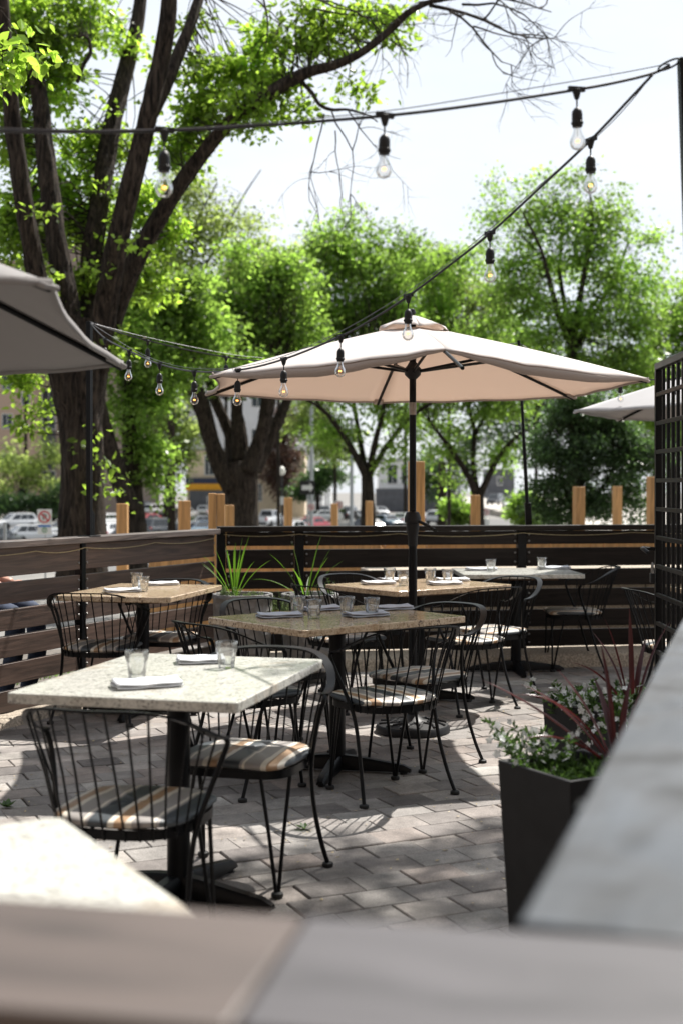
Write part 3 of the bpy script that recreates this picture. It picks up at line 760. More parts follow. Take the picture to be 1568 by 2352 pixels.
# ------------------------------------------------------------------ behind the rear fence: retaining wall, bed, raw cedar
wall = empty('retaining_wall', (0.25, 10.75, 0), BFA, 'low concrete retaining wall seen through gaps of the rear fence', 'wall')
m = MB()
for i in range(12): m.box(i * 0.6 + 0.004, i * 0.6 + 0.596, 0, 0.35, -0.1, 0.60)
m.build('wall_block', M_aggregate, wall, bevel=0.01)
m = MB(); m.box(-0.03, 7.22, -0.04, 0.40, 0.604, 0.685)
m.build('coping', M_aggregate, wall, bevel=0.012)
c0 = Vector((0.25, 10.75, 0)) + BFD * 0.02 - BFN * 0.35
c1 = c0 + BFD * 9; cn = -BFN
m = MB()
bed = [c0 + Vector((0, 0, .52)), c1 + Vector((0, 0, .52)), c1 + cn * 7 + Vector((0, 0, .5)), c0 + cn * 7 + Vector((0, 0, .45))]
m.hexa([p + Vector((0, 0, -1.2)) for p in bed] + bed)
tag(m.build('planting_bed', M_soil), kind='structure')
def cedar_panel(label, a, b_, z0, z1, vertical=True):
    d = (b_ - a); L = d.length; ang = math.atan2(d.y, d.x)
    root = empty('cedar_fence', a, ang, label, 'fence', 'raw cedar fences beyond the patio')
    m = MB(); x = 0
    while x < L - 0.05:
        m.box(x, min(L, x + 0.137), 0, 0.02, z0, z1 + rnd.uniform(-.004, .004)); x += 0.142
    m.build('board_panel', M_cedar, root)
    m = MB(); m.box(0, L, 0.023, 0.06, z1 - 0.12, z1 - 0.03); m.box(0, L, 0.023, 0.06, z0 + .05, z0 + 0.14)
    m.build('stringer', M_cedar, root)
    m = MB(); x = 0.1
    for i in range(int(L / 0.28)): m.lathe([(0.012, 0), (0.012, 0.006), (0, 0.009)], 8, (0, 0, 0))
    return root
cedar_panel('low raw cedar board fence glimpsed through the top gap behind the rear fence', Vector((0.30, 12.9, 0)), Vector((4.2, 13.4, 0)), 0.53, 0.80)
cedar_panel('raw cedar boards standing behind the two round planters', Vector((-1.9, 12.7, 0)), Vector((0.35, 11.6, 0)), -0.1, 0.86)
post_spec = [  # x, top y, width px, group word
    (282, 1157, 25, 0.14), (424, 1150, 27, 0.14), (662, 1143, 18, 0.14), (768, 1157, 15.5, 0.14), (847, 1151, 16, 0.14),
    (955, 1060, 36, 0.14), (1090, 1137, 21, 0.14), (1328, 1118, 22, 0.14), (1416, 1117, 17.5, 0.14), (1497, 1095, 21, 0.14), (527, 1160, 20, 0.14)]
post_lab = ['raw cedar post standing right of the big elm trunk', 'raw cedar post in front of the dark parked cars', 'slim raw cedar post beside the white pickup',
            'slim raw cedar post in front of the red parked car', 'slim raw cedar post before the forking trunk right of the arrow sign', 'tallest raw cedar post, behind the black umbrella pole',
            'short raw cedar post right of the umbrella pole', 'raw cedar post before the dark shrub, nearest the thin black light pole', 'raw cedar post before the dark shrub, middle of its row of three', 'raw cedar post beside the black lattice gate',
            'shadowed raw cedar post half hidden behind the doubled post']
for (x, yt, w, s), lab in zip(post_spec, post_lab):
    Y = FPX * s / w
    p = P(x, yt, Y)
    zb = terrain_z(Y) - 0.3 if x < 900 else 0.3
    m = MB(); h = s / 2
    a = rnd.uniform(-0.25, 0.25)
    m.obox((0, 0, (p.z - zb) / 2), h, h, (p.z - zb) / 2, a)
    o = m.build('cedar_post', M_cedar, None, bevel=0.006, loc=(p.x, p.y, zb))
    tag(o, lab, 'post', 'raw cedar posts beyond the patio')
p = P(498, 1133, 11.6)
root = empty('cedar_post', (p.x, p.y, -0.2), 0.12, 'widest raw cedar post, two timbers doubled at the fence corner', 'post', 'raw cedar posts beyond the patio')
m = MB(); m.box(-0.072, -0.002, -0.07, 0.07, 0, p.z + 0.2); m.build('timber', M_cedar, root, bevel=0.005)
m = MB(); m.box(0.002, 0.072, -0.066, 0.072, 0, p.z + 0.195); m.build('timber', M_cedar, root, bevel=0.005)
# ------------------------------------------------------------------ tables
TH = 0.032
def table(label, c, ang, Lx, Ly, gran, base_rot, group='granite topped pedestal tables', h=0.75):
    root = empty('pedestal_table', (c[0], c[1], 0), ang, label, 'table', group)
    m = MB(); r = 0.018; hx, hy = Lx / 2, Ly / 2
    poly = []
    for sx, sy, a0 in ((1, 1, 0), (-1, 1, 90), (-1, -1, 180), (1, -1, 270)):
        for k in range(4):
            a = R(a0 + k * 30); poly.append((sx * (hx - r) + r * math.cos(a), sy * (hy - r) + r * math.sin(a)))
    m.prism(poly, h - TH, h)
    m.build('granite_top', gran, root, bevel=0.004)
    m = MB(); m.box(-hx * .62, hx * .62, -hy * .62, hy * .62, h - TH - 0.022, h - TH - 0.001)
    m.build('backing_board', M_bolts_wood, root, bevel=0.003)
    m = MB()
    for k in range(4):
        a = base_rot + k * math.pi / 2
        m.beam((0.02 * math.cos(a), 0.02 * math.sin(a), h - TH - 0.035), (0.24 * math.cos(a), 0.24 * math.sin(a), h - TH - 0.030), 0.035, 0.018)
    m.build('top_bracket', M_metal, root, bevel=0.003)
    m = MB(); m.lathe([(0.039, 0.05), (0.039, h - TH - 0.06), (0.052, h - TH - 0.045)], 24); m.build('pedestal', M_metal, root)
    for k in range(4):
        a = base_rot + k * math.pi / 2
        d = Vector((math.cos(a), math.sin(a), 0)); s = Vector((-math.sin(a), math.cos(a), 0)); rows = []
        for f, w, z in ((0.0, 0.030, 0.085), (0.25, 0.028, 0.078), (0.6, 0.026, 0.060), (0.9, 0.023, 0.045), (1.0, 0.018, 0.028)):
            q = d * (0.36 * f)
            rows.append([q - s * w + Vector((0, 0, .012)), q - s * w + Vector((0, 0, z - .014)), q - s * w * .6 + Vector((0, 0, z)), q + s * w * .6 + Vector((0, 0, z)), q + s * w + Vector((0, 0, z - .014)), q + s * w + Vector((0, 0, .012))])
        m = MB(); m.grid(rows); n0 = len(m.v) - 6; m._f(tuple(range(n0, n0 + 6)))
        lg = m.build('base_leg', M_metal, root, angle=50)
        m = MB(); m.lathe([(0.018, 0), (0.018, 0.014), (0.010, 0.02)], 10); m.build('glide', M_rubber, lg, loc=tuple(d * 0.325))
    return root
M_bolts_wood = mat('backing_plywood', (0.10, 0.055, 0.03), 0.7, noise=((12, 12, 12), 0.2, 4))
A0 = R(76)
TA = (-0.545, 4.31); TB = (-0.02, 6.24); TC = (0.495, 8.29); TD = (1.30, 9.60); TE = (-1.21, 7.84)
table('pale granite table nearest the middle of the patio, holding two tumblers', TA, A0, 0.98, 0.745, M_gran_pale, R(-12))
table('tan granite table in umbrella shade with four tumblers and blue grey napkins', TB, R(39.5), 1.0, 0.765, M_gran_tan, R(-52))
table('tan granite table behind the umbrella pole with four sunlit tumblers', TC, R(37), 0.96, 0.735, M_gran_tan, R(-40))
table('pale granite table against the rear fence at right', TD, R(2), 0.88, 0.74, M_gran_pale, R(0))
table('tan granite table beside the left fence with two tumblers', TE, R(77), 0.97, 0.70, M_gran_tan, R(0))
TF = Vector((-0.535, 2.455, 0)) + Vector((.5, -.866, 0)) * 0.5 + Vector((-.866, -.5, 0)) * 0.375
table('out of focus pale granite table cut by the lower left corner', (TF.x, TF.y), R(-60), 1.0, 0.75, M_gran_pale, R(45))
table('table mostly hidden behind the black lattice gate', (2.62, 7.85), R(8), 1.0, 0.75, M_gran_tan, R(0))

# ------------------------------------------------------------------ chairs
def superell(a, hx, hyf, hyb, e=3.6):
    c, s = math.cos(a), math.sin(a)
    x = math.copysign(abs(c) ** (2 / e), c) * hx
    y = math.copysign(abs(s) ** (2 / e), s) * (hyf if s > 0 else hyb)
    return x, y
def make_chair():
    root = empty('patio_chair', (0, 0, 0), 0, 'x', 'chair', 'black spindle back patio chairs')
    # seat frame: band ring
    m = MB(); n = 40; rows = []
    for i in range(n + 1):
        a = 2 * math.pi * i / n
        x, y = superell(a, 0.208, 0.20, 0.205, 4.0 if math.sin(a) > 0 else 2.7)
        x2, y2 = x * 0.955, y * 0.955
        rows.append([(x, y, 0.392), (x, y, 0.420), (x2, y2, 0.420), (x2, y2, 0.392), (x, y, 0.392)])
    m.grid(rows)
    for k in range(5): m.beam((-0.19, -0.13 + k * 0.065, 0.408), (0.19, -0.13 + k * 0.065, 0.408), 0.018, 0.004)
    m.build('seat_frame', M_metal, root, angle=50)
    # hoop: flat bar that runs round the back and down into both arms
    def hoop(ph):
        w = (math.cos(ph) + 0.12) / 1.12
        w = max(0, w); w = w * w * (3 - 2 * w)
        return Vector((0.288 * math.sin(ph), -0.035 - 0.30 * math.cos(ph), 0.655 + 0.118 * w))
    pts = [hoop(R(a)) for a in range(-96, 97, 6)]
    side = [Vector((math.sin(R(a)), -math.cos(R(a)), 0.10)) for a in range(-96, 97, 6)]
    m = MB(); m.strip(pts, side, 0.031, 0.007)
    m.build('backrest_hoop', M_metal, root, angle=60)
    for k in range(15):
        a = R(-82 + k * 164 / 14)
        t = hoop(a) + Vector((0, 0, -0.003))
        x, y = superell(-math.pi / 2 + a, 0.205, 0.20, 0.203, 2.7)
        b_ = Vector((x, y, 0.39)); mid = (t + b_) / 2 + Vector((math.sin(a) * -0.006, math.cos(a) * 0.006, 0))
        m = MB(); m.tube([t, mid, b_], 0.0036, 6)
        m.build('spindle', M_metal, root)
    foot = MB(); foot.lathe([(0.019, 0), (0.021, 0.004), (0.020, 0.014), (0.012, 0.018)], 14); fm = foot.mesh('foot_pad')
    for s in (-1, 1):
        m = MB()
        e = hoop(R(96 * s))
        path = [e + Vector((0.002 * s, 0.0, -0.004)), Vector((0.288 * s, 0.010, 0.635)), Vector((0.272 * s, 0.006, 0.59)), Vector((0.245 * s, -0.025, 0.50)), Vector((0.222 * s, -0.06, 0.41)),
                Vector((0.214 * s, -0.085, 0.33)), Vector((0.216 * s, -0.115, 0.22)), Vector((0.228 * s, -0.155, 0.10)), Vector((0.242 * s, -0.192, 0.012))]
        sm = []
        for i in range(len(path) - 1):
            p0 = path[max(0, i - 1)]; p1 = path[i]; p2 = path[i + 1]; p3 = path[min(len(path) - 1, i + 2)]
            for q in range(4):
                t = q / 4
                sm.append(0.5 * ((2 * p1) + (p2 - p0) * t + (2 * p0 - 5 * p1 + 4 * p2 - p3) * t * t + (3 * p1 - p0 - 3 * p2 + p3) * t ** 3))
        sm.append(path[-1])
        m.tube(sm, 0.0085, 8)
        lg = m.build('rear_leg', M_metal, root); link('foot_pad', fm, M_rubber, lg, tuple(Vector((0.242 * s, -0.192, 0))))
        m = MB()
        m.tube([Vector((0.196 * s, 0.105, 0.395)), Vector((0.188 * s, 0.15, 0.2)), Vector((0.182 * s, 0.186, 0.012))], 0.0068, 8)
        m.tube([Vector((0.120 * s, 0.190, 0.395)), Vector((0.150 * s, 0.188, 0.2)), Vector((0.176 * s, 0.192, 0.012))], 0.0068, 8)
        lg = m.build('front_leg', M_metal, root); link('foot_pad', fm, M_rubber, lg, (0.179 * s, 0.189, 0))
    # cushion
    m = MB(); n = 56; rings = []
    for fr, z in ((0.0, 0.423), (0.90, 0.423), (0.97, 0.426), (1.0, 0.432), (1.003, 0.438), (0.985, 0.444), (0.93, 0.449), (0.75, 0.453), (0.5, 0.455), (0.25, 0.4555), (0.0, 0.4555)):
        row = []
        for i in range(n):
            a = 2 * math.pi * i / n
            x, y = superell(a, 0.212, 0.215, 0.205, 4.6 if math.sin(a) > 0 else 3.0)
            wv = 0.003 * math.sin(5 * a + fr * 7) * fr + 0.0013 * math.sin(2.3 * x * 20 + y * 13) * (1 if z > 0.446 else 0.2)
            row.append((x * fr, y * fr, z + wv + (0.008 * max(0, y / 0.2) ** 2 * 0)))
        rings.append(row + [row[0]])
    m.grid(rings)
    m.build('seat_cushion', M_stripe, root, angle=75, weld=True)
    return root
chair0 = make_chair()
first = [True]
def chair(label, x, y, face_deg):
    if first[0]: o = chair0; first[0] = False
    else: o = copy_tree(chair0)
    o.location = (x, y, 0); o.rotation_euler = (0, 0, R(face_deg - 90)); o['label'] = label
    return o
CH = [('nearest spindle chair, seen from behind at the near end of the pale middle table', -0.61, 3.79, 75),
      ('spindle chair facing the camera under the pale middle table, striped cushion in full sun', -0.335, 4.55, 254),
      ('spindle chair seen from behind, right front of the shaded tan table', 0.20, 5.80, 122),
      ('spindle chair left of the shaded tan table, half hidden by the pale middle table', -0.44, 5.93, 40),
      ('spindle chair behind the shaded tan table, its grey hoop left of the tumblers', -0.31, 6.70, -54),
      ('spindle chair right of the umbrella pole facing the shaded tan table, arm hoop catching light', 0.396, 6.455, 225),
      ('spindle chair seen from behind at the front right of the sunlit tan table', 0.78, 7.98, 127),
      ('spindle chair with a pale bent hoop at the far right of the sunlit tan table', 0.985, 8.46, 221),
      ('spindle chair with glinting hoop behind the left end of the sunlit tan table', 0.17, 8.66, -53),
      ('spindle chair beside the right round planter at the left front of the sunlit tan table', 0.02, 8.06, 40),
      ('spindle chair seen side on, right of the pale rear table', 1.76, 9.75, 180),
      ('spindle chair partly behind the black lattice gate', 2.02, 7.66, 8),
      ('spindle chair seen from behind at the near end of the left table', -1.42, 7.62, 80),
      ('spindle chair at the far end of the left table, cushion glowing in sun', -1.13, 8.12, 257)]
for c in CH: chair(*c)

# ------------------------------------------------------------------ glasses and napkins
def tumbler_mesh():
    m = MB()
    prof = [(0.0, 0.0), (0.026, 0.0), (0.0285, 0.004), (0.030, 0.02), (0.034, 0.052), (0.0358, 0.060), (0.0372, 0.064), (0.0405, 0.090), (0.0395, 0.0915), (0.0378, 0.090), (0.0350, 0.064), (0.0325, 0.052), (0.0270, 0.018), (0.022, 0.012), (0.0, 0.011)]
    def mod(i, a):
        return 1 - 0.085 * (0.5 + 0.5 * math.cos(9 * a)) if 2 <= i <= 4 else 1
    m.lathe(prof, 54, mod=mod)
    return m.mesh('tumbler', angle=55, weld=True)
tum = tumbler_mesh()
def glass(px, py, label, h=0.7505):
    p = G(px, py, 0.75); p.z = h
    o = link('tumbler', tum, M_tumbler, None, tuple(p), (0, 0, rnd.uniform(0, 6)))
    tag(o, label, 'glass', 'fluted water tumblers on the tables')
for a in [(315, 1558, 'blurred tumbler on the pale middle table, left of its napkins'), (521, 1534, 'tumbler beside a napkin at the middle of the pale middle table'),
          (684, 1412, 'leftmost tumbler on the shaded tan table, behind another'), (721, 1421, 'front tumbler of the left pair on the shaded tan table'),
          (796, 1413, 'left tumbler of the right pair on the shaded tan table'), (853, 1416, 'rightmost tumbler on the shaded tan table'),
          (894, 1337, 'leftmost tumbler on the sunlit tan table'), (925, 1345, 'tumbler just left of the umbrella pole on the sunlit tan table'),
          (987, 1337, 'tumbler just right of the umbrella pole on the sunlit tan table'), (1027, 1339, 'rightmost tumbler on the sunlit tan table'),
          (1126, 1313, 'left tumbler on the pale rear table'), (1243, 1308, 'right tumbler on the pale rear table'),
          (315, 1349, 'rear tumbler on the left table by the fence'), (329, 1359, 'front tumbler on the left table by the fence')]: glass(*a)
def napkin_mesh(seed, L=0.21, Wd=0.105):
    q = random.Random(seed); m = MB()
    path = []   # cross section, zigzag of cloth folded in three
    z = 0.0022; d = 1
    for lay in range(4):
        xs_ = [-Wd / 2 + Wd * i / 8 for i in range(9)]
        if d < 0: xs_ = xs_[::-1]
        for x in xs_: path.append((x * (1 - 0.015 * lay), z + 0.0012 * math.sin(x * 40 + lay)))
        if lay < 3:
            xe = xs_[-1]; path.append((xe + 0.003 * d, z + 0.0024))
        z += 0.0048; d = -d
    rows = []
    for j in range(15):
        y = -L / 2 + L * j / 14; row = []
        lift = 0.006 * max(0, (abs(y) / (L / 2)) - 0.6) * q.uniform(0.6, 1.4)
        for k, (x, zz) in enumerate(path):
            row.append((x + 0.003 * math.sin(y * 25 + k * .3), y + 0.004 * math.sin(k * 0.35), zz + lift * zz / 0.016 + 0.0011 * math.sin(y * 55 + k * 0.2)))
        rows.append(row)
    m.grid(rows)
    return m.mesh('napkin', angle=80)
napm = [napkin_mesh(i) for i in range(3)]
def napkin(px, py, ang, label, mt=M_napkin, sx=1.0, sy=1.0, z=0.7505):
    p = G(px, py, 0.75); p.z = z
    me = napm[rnd.randrange(3)]
    o = bpy.data.objects.new('napkin', me); COL.objects.link(o)
    if len(me.materials) == 0: me.materials.append(mt)
    o.material_slots[0].link = 'OBJECT'; o.material_slots[0].material = mt
    so_ = o.modifiers.new('cloth', 'SOLIDIFY'); so_.thickness = 0.0014; so_.offset = 0
    o.location = p; o.rotation_euler = (0, 0, R(ang)); o.scale = (sx, sy, 1.15)
    tag(o, label, 'napkin', 'folded cloth napkins on the tables')
NP = [(338, 1577, -68, 'blurred white napkin at the front edge of the pale middle table', M_napkin, 1.05, 1.0),
      (462, 1522, -78, 'white napkin touching the right tumbler of the pale middle table', M_napkin, 1.0, 0.8),
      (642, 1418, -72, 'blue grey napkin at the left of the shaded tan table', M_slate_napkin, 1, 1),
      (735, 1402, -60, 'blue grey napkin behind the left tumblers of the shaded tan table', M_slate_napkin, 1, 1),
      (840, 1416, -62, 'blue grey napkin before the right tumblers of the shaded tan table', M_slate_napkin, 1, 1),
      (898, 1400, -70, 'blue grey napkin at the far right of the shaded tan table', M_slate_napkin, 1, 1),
      (868, 1342, -72, 'white napkin at the left of the sunlit tan table', M_napkin, 1, 1),
      (905, 1335, -60, 'white napkin behind the left tumblers of the sunlit tan table', M_napkin, 1, 1),
      (1020, 1343, -70, 'white napkin before the right tumblers of the sunlit tan table', M_napkin, 1, 1),
      (1038, 1335, -75, 'white napkin at the far right of the sunlit tan table', M_napkin, 1, 1),
      (1104, 1310, -80, 'white napkin left of the left tumbler on the pale rear table', M_napkin, 1, 1.1),
      (1271, 1307, -80, 'white napkin right of the right tumbler on the pale rear table', M_napkin, 1, 1.15),
      (281, 1360, -65, 'white napkin at the front of the left table by the fence', M_napkin, 1, 1),
      (372, 1344, -68, 'white napkin behind the tumblers of the left table by the fence', M_napkin, 1, 1)]
for a in NP: napkin(*a)
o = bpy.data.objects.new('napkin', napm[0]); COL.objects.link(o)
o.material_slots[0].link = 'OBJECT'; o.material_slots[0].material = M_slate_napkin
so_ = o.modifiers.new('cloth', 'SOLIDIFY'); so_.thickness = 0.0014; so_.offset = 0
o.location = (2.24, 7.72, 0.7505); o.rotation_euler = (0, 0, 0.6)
tag(o, 'napkin at the right edge, on the table behind the lattice gate', 'napkin', 'folded cloth napkins on the tables')

# ------------------------------------------------------------------ market umbrellas
def umbrella(label, c, Rr, a0, z_rim, z_top, fab, slip=None, tilt=(0, 0, 0), pole=True, base=True, rim_dz=None, vent=True):
    """six ribbed umbrella; a0 = azimuth of the first rib; slip = (rib index, factor): cloth corner slipped back along its rib"""
    root = empty('market_umbrella', (c[0], c[1], 0), 0, label, 'umbrella', 'market umbrellas')
    rim_dz = rim_dz or [0] * 6
    tips = [Vector((Rr * math.cos(a0 + k * math.pi / 3), Rr * math.sin(a0 + k * math.pi / 3), z_rim + rim_dz[k])) for k in range(6)]
    top = Vector((0, 0, z_top))
    q = random.Random(5)
    def ribp(k, f, corner=True):
        fk = slip[1] if (corner and slip and slip[0] == k % 6) else 1.0
        t = tips[k % 6]; g = f * fk
        p = top.lerp(t, g)
        p.z += 0.012 * math.sin(math.pi * min(1, g))          # ribs bow upward
        return p
    NV, NU = 14, 12
    for k in range(6):
        rows = []
        for i in range(NV + 1):
            f = 0.13 + 0.87 * i / NV; row = []
            for j in range(NU + 1):
                u = j / NU
                a = ribp(k, f); b_ = ribp(k + 1, f)
                p = a.lerp(b_, u)
                bow = 4 * u * (1 - u)
                p.z -= 0.010 * bow * f
                pull = 1 - 0.045 * bow * f ** 3                 # rim curves inward between the tips
                p.x *= pull; p.y *= pull
                if slip and (k == slip[0] or (k + 1) % 6 == slip[0]):
                    near = u if (k + 1) % 6 == slip[0] else 1 - u
                    p.z += 0.004 * math.sin(u * 31 + f * 5) * f ** 4 * near + 0.005 * math.sin(f * 22) * near * bow
                p.z += 0.003 * math.sin(u * 17 + k) * f
                row.append(p)
            rows.append(row)
        m = MB(); m.grid(rows)
        pan = m.build('canopy_panel', fab, root, angle=180)
        s = pan.modifiers.new('cloth', 'SOLIDIFY'); s.thickness = 0.0025; s.offset = 0
        rim = rows[-1]
        if slip and (k == slip[0] or (k + 1) % 6 == slip[0]):
            # loose edge turned under into a soft roll
            m = MB(); pts = []; rad = []
            for j, p in enumerate(rim):
                near = j / NU if (k + 1) % 6 == slip[0] else 1 - j / NU
                inward = Vector((-p.x, -p.y, 0)).normalized()
                rr_ = 0.006 + 0.022 * math.sin(math.pi * min(1, max(0, near)) ** 0.85)
                pts.append(p + inward * (0.004 + rr_ * .8) + Vector((0, 0, -rr_ * 0.75)))
                rad.append(rr_)
            m.tube(pts, rad, 10)
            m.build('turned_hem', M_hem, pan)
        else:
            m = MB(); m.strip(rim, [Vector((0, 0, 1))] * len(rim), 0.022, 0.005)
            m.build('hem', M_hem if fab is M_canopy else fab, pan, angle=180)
    # top vent cap
    if vent:
        m = MB(); rr = 0.21
        for k in range(6):
            rows = []
            for i in range(6):
                f = i / 5; row = []
                for j in range(9):
                    u = j / 8
                    a = Vector((rr * math.cos(a0 + k * math.pi / 3), rr * math.sin(a0 + k * math.pi / 3), 0)); b_ = Vector((rr * math.cos(a0 + (k + 1) * math.pi / 3), rr * math.sin(a0 + (k + 1) * math.pi / 3), 0))
                    p = a.lerp(b_, u) * f; bow = 4 * u * (1 - u)
                    p.z = z_top + 0.052 - 0.092 * f ** 1.3 + 0.024 * bow * f ** 2 + 0.006 * math.sin(u * 9 + k * 2) * f
                    row.append(p)
                rows.append(row)
            m.grid(rows)
        v = m.build('vent_cap', fab, root, angle=180, weld=True); s = v.modifiers.new('cloth', 'SOLIDIFY'); s.thickness = 0.0025; s.offset = 0
        m = MB(); m.lathe([(0.012, 0), (0.018, 0.01), (0.012, 0.03), (0, 0.036)], 12, (0, 0, z_top + 0.055)); m.build('finial', M_plastic, root)
    hub_z = z_rim + 0.085
    for k in range(6):
        m = MB(); n = 10
        m.tube([ribp(k, i / n * 0.995, False) + Vector((0, 0, -0.018)) for i in range(n + 1)], 0.0095, 8)
        rb = m.build('rib', M_metal, root)
        a = Vector((0.03 * math.cos(a0 + k * math.pi / 3), 0.03 * math.sin(a0 + k * math.pi / 3), hub_z))
        m = MB(); m.tube([a, ribp(k, 0.45, False) + Vector((0, 0, -0.03))], 0.0085, 8); m.build('strut', M_metal, rb)
        if not (slip and slip[0] == k):
            t = ribp(k, 1.0); d = (t - ribp(k, 0.93)).normalized()
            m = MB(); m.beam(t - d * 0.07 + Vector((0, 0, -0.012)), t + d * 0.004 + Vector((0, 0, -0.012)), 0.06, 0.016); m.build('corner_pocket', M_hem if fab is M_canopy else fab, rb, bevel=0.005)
    m = MB(); m.lathe([(0.020, -0.045), (0.045, -0.02), (0.048, 0.015), (0.030, 0.035), (0.022, 0.05)], 18, (0, 0, hub_z)); m.build('runner_hub', M_plastic, root)
    m = MB(); m.lathe([(0.019, 1.12), (0.019, z_top + 0.03)], 18); m.build('upper_pole', M_metal, root)
    m = MB(); m.lathe([(0.0205, 1.785), (0.0205, 1.855)], 18); m.build('tilt_collar', M_rim_dull, root)
    m = MB(); m.lathe([(0.026, 1.045), (0.027, 1.09), (0.036, 1.15), (0.037, 1.175), (0.046, 1.18), (0.047, 1.205), (0.036, 1.235), (0.02, 1.242)], 20); cb = m.build('crank_housing', M_plastic, root)
    m = MB(); m.tube([(0.035, -0.03, 1.185), (0.075, -0.055, 1.165), (0.115, -0.07, 1.14)], 0.009, 8); m.tube([(0.115, -0.07, 1.14), (0.118, -0.105, 1.138)], 0.012, 8); m.build('crank_handle', M_plastic, cb)
    m = MB(); m.lathe([(0.024, 0.10), (0.024, 0.98), (0.022, 1.05)], 18); m.build('lower_pole', M_metal, root)
    if base:
        m = MB(); m.lathe([(0.205, 0.0), (0.210, 0.006), (0.208, 0.03), (0.198, 0.044), (0.17, 0.05), (0.10, 0.062), (0.06, 0.07), (0.032, 0.10), (0.030, 0.20), (0, 0.20)], 48)
        b = m.build('umbrella_base', M_plastic, root)
        m = MB()
        for k in range(12):
            a = k * math.pi / 6; ca, sa = math.cos(a), math.sin(a)
            m.tube([(0.09 * ca, 0.09 * sa, 0.066), (0.14 * math.cos(a + .3), 0.14 * math.sin(a + .3), 0.058), (0.19 * math.cos(a + .1), 0.19 * math.sin(a + .1), 0.05)], 0.007, 6)
            m.tube([(0.10 * ca, 0.10 * sa, 0.064), (0.15 * math.cos(a - .3), 0.15 * math.sin(a - .3), 0.056)], 0.006, 6)
        m.build('leaf_relief', M_plastic, b)
    return root
M_rim_dull = mat('dull_collar_metal', (0.25, 0.22, 0.19), 0.4, 0.8, noise=((40, 40, 40), 0.15, 3))
umbrella('large beige umbrella in the middle with one cloth corner slipped off its rib', (0.40, 7.24), 1.31, R(37), 1.945, 2.295, M_canopy, slip=(4, 0.70))
umbrella('dark grey umbrella entering at the left edge, seen from below', (-1.69, 3.85), 1.09, R(-30), 1.86, 2.26, M_grey_canopy, rim_dz=[0.045, -0.06, -0.06, -.03, 0.03, 0.04])
umbrella('light grey umbrella far right, partly behind the black lattice gate', (3.02, 9.75), 1.27, R(180 + 3), 1.95, 2.33, M_light_canopy, base=True)

# ------------------------------------------------------------------ string lights and their poles
def holder_meshes():
    a = MB(); a.lathe([(0.006, 0.006), (0.016, 0.0), (0.013, -0.012), (0.008, -0.03), (0.003, -0.034), (0.0026, -0.058), (0.010, -0.062), (0.0165, -0.072), (0.018, -0.082), (0.018, -0.105), (0.0205, -0.107), (0.0205, -0.114), (0.0175, -0.116), (0.0165, -0.124), (0, -0.124)], 16)
    a.box(-0.030, 0.030, -0.006, 0.006, -0.006, 0.010)
    b = MB(); b.lathe([(0.0115, -0.124), (0.0125, -0.134), (0.0165, -0.147), (0.0235, -0.160), (0.0262, -0.171), (0.0248, -0.183), (0.0180, -0.194), (0.008, -0.1995), (0, -0.200)], 20)
    f = MB(); pts = []
    for i in range(25):
        t = i / 24 * 2 * math.pi * 0.86 + 0.4
        pts.append((0.0055 * math.cos(t), 0.0055 * math.sin(t), -0.170 + 0.004 * math.cos(5 * t)))
    f.tube(pts, 0.0009, 5)
    g = MB(); g.lathe([(0.004, -0.124), (0.0032, -0.150), (0.001, -0.155)], 8)
    return a.mesh('lamp_holder', angle=50), b.mesh('bulb', angle=80), f.mesh('filament'), g.mesh('glass_stem')
HM = holder_meshes()
def string_light(label, pts, bulbs, guide=None, r=0.0048, seed=1):
    root = empty('string_light', tuple(pts[0]), 0, label, 'string light', 'black string lights over the patio')
    o0 = Vector(pts[0]); q = random.Random(seed)
    m = MB(); m.tube([Vector(p) - o0 for p in pts], r, 7); m.build('cable', M_cable, root)
    if guide:
        m = MB(); m.tube([Vector(p) - o0 for p in guide], 0.0016, 5); m.build('guide_wire', M_wire, root)
    for p, ang in bulbs:
        rot = (q.uniform(-.05, .05), q.uniform(-.06, .06), ang)
        h = link('lamp_holder', HM[0], M_plastic, root, tuple(Vector(p) - o0), rot)
        h.scale = (0.9, 0.9, 0.9)
        link('bulb', HM[1], M_bulb, h); link('filament', HM[2], M_filament, h); link('glass_stem', HM[3], M_bulb, h)
    return root
def on_plan(px, py, a, b_):
    """point seen at px,py lying in the vertical plane through plan points a-b"""
    a = Vector(a); d = Vector(b_) - a; k = (px - CX) / FPX
    t = (k * a[1] - a[0]) / (d[0] - k * d[1])
    Y = a[1] + d[1] * t
    return P(px, py, Y)
def run(pixels, a, b_, sub=5):
    c = [on_plan(x, y, a, b_) for x, y in pixels]; out = []
    for i in range(len(c) - 1):
        p0 = c[max(0, i - 1)]; p1 = c[i]; p2 = c[i + 1]; p3 = c[min(len(c) - 1, i + 2)]
        for k in range(sub):
            t = k / sub
            out.append(0.5 * ((2 * p1) + (p2 - p0) * t + (2 * p0 - 5 * p1 + 4 * p2 - p3) * t * t + (3 * p1 - p0 - 3 * p2 + p3) * t ** 3))
    out.append(c[-1]); return out
PR = (1.035, 3.93); PL = (-1.63, 8.28)
near_a, near_b = (1.035, 3.98), (-0.90, 3.30)
pix1 = [(1536, 150), (1500, 168), (1420, 188), (1323, 206), (1100, 240), (883, 266), (590, 289), (378, 300), (160, 303), (-20, 300), (-300, 285)]
g1 = run([(1536, 146), (1400, 172), (1100, 222), (883, 255), (590, 283), (378, 296), (100, 297), (-300, 278)], near_a, near_b)
ang1 = math.atan2(near_b[1] - near_a[1], near_b[0] - near_a[0])
string_light('nearest string light crossing the top of the patio with three large bulbs', run(pix1, near_a, near_b),
             [(on_plan(x, y, near_a, near_b), ang1) for x, y in ((1323, 206), (883, 266), (378, 300))], g1)
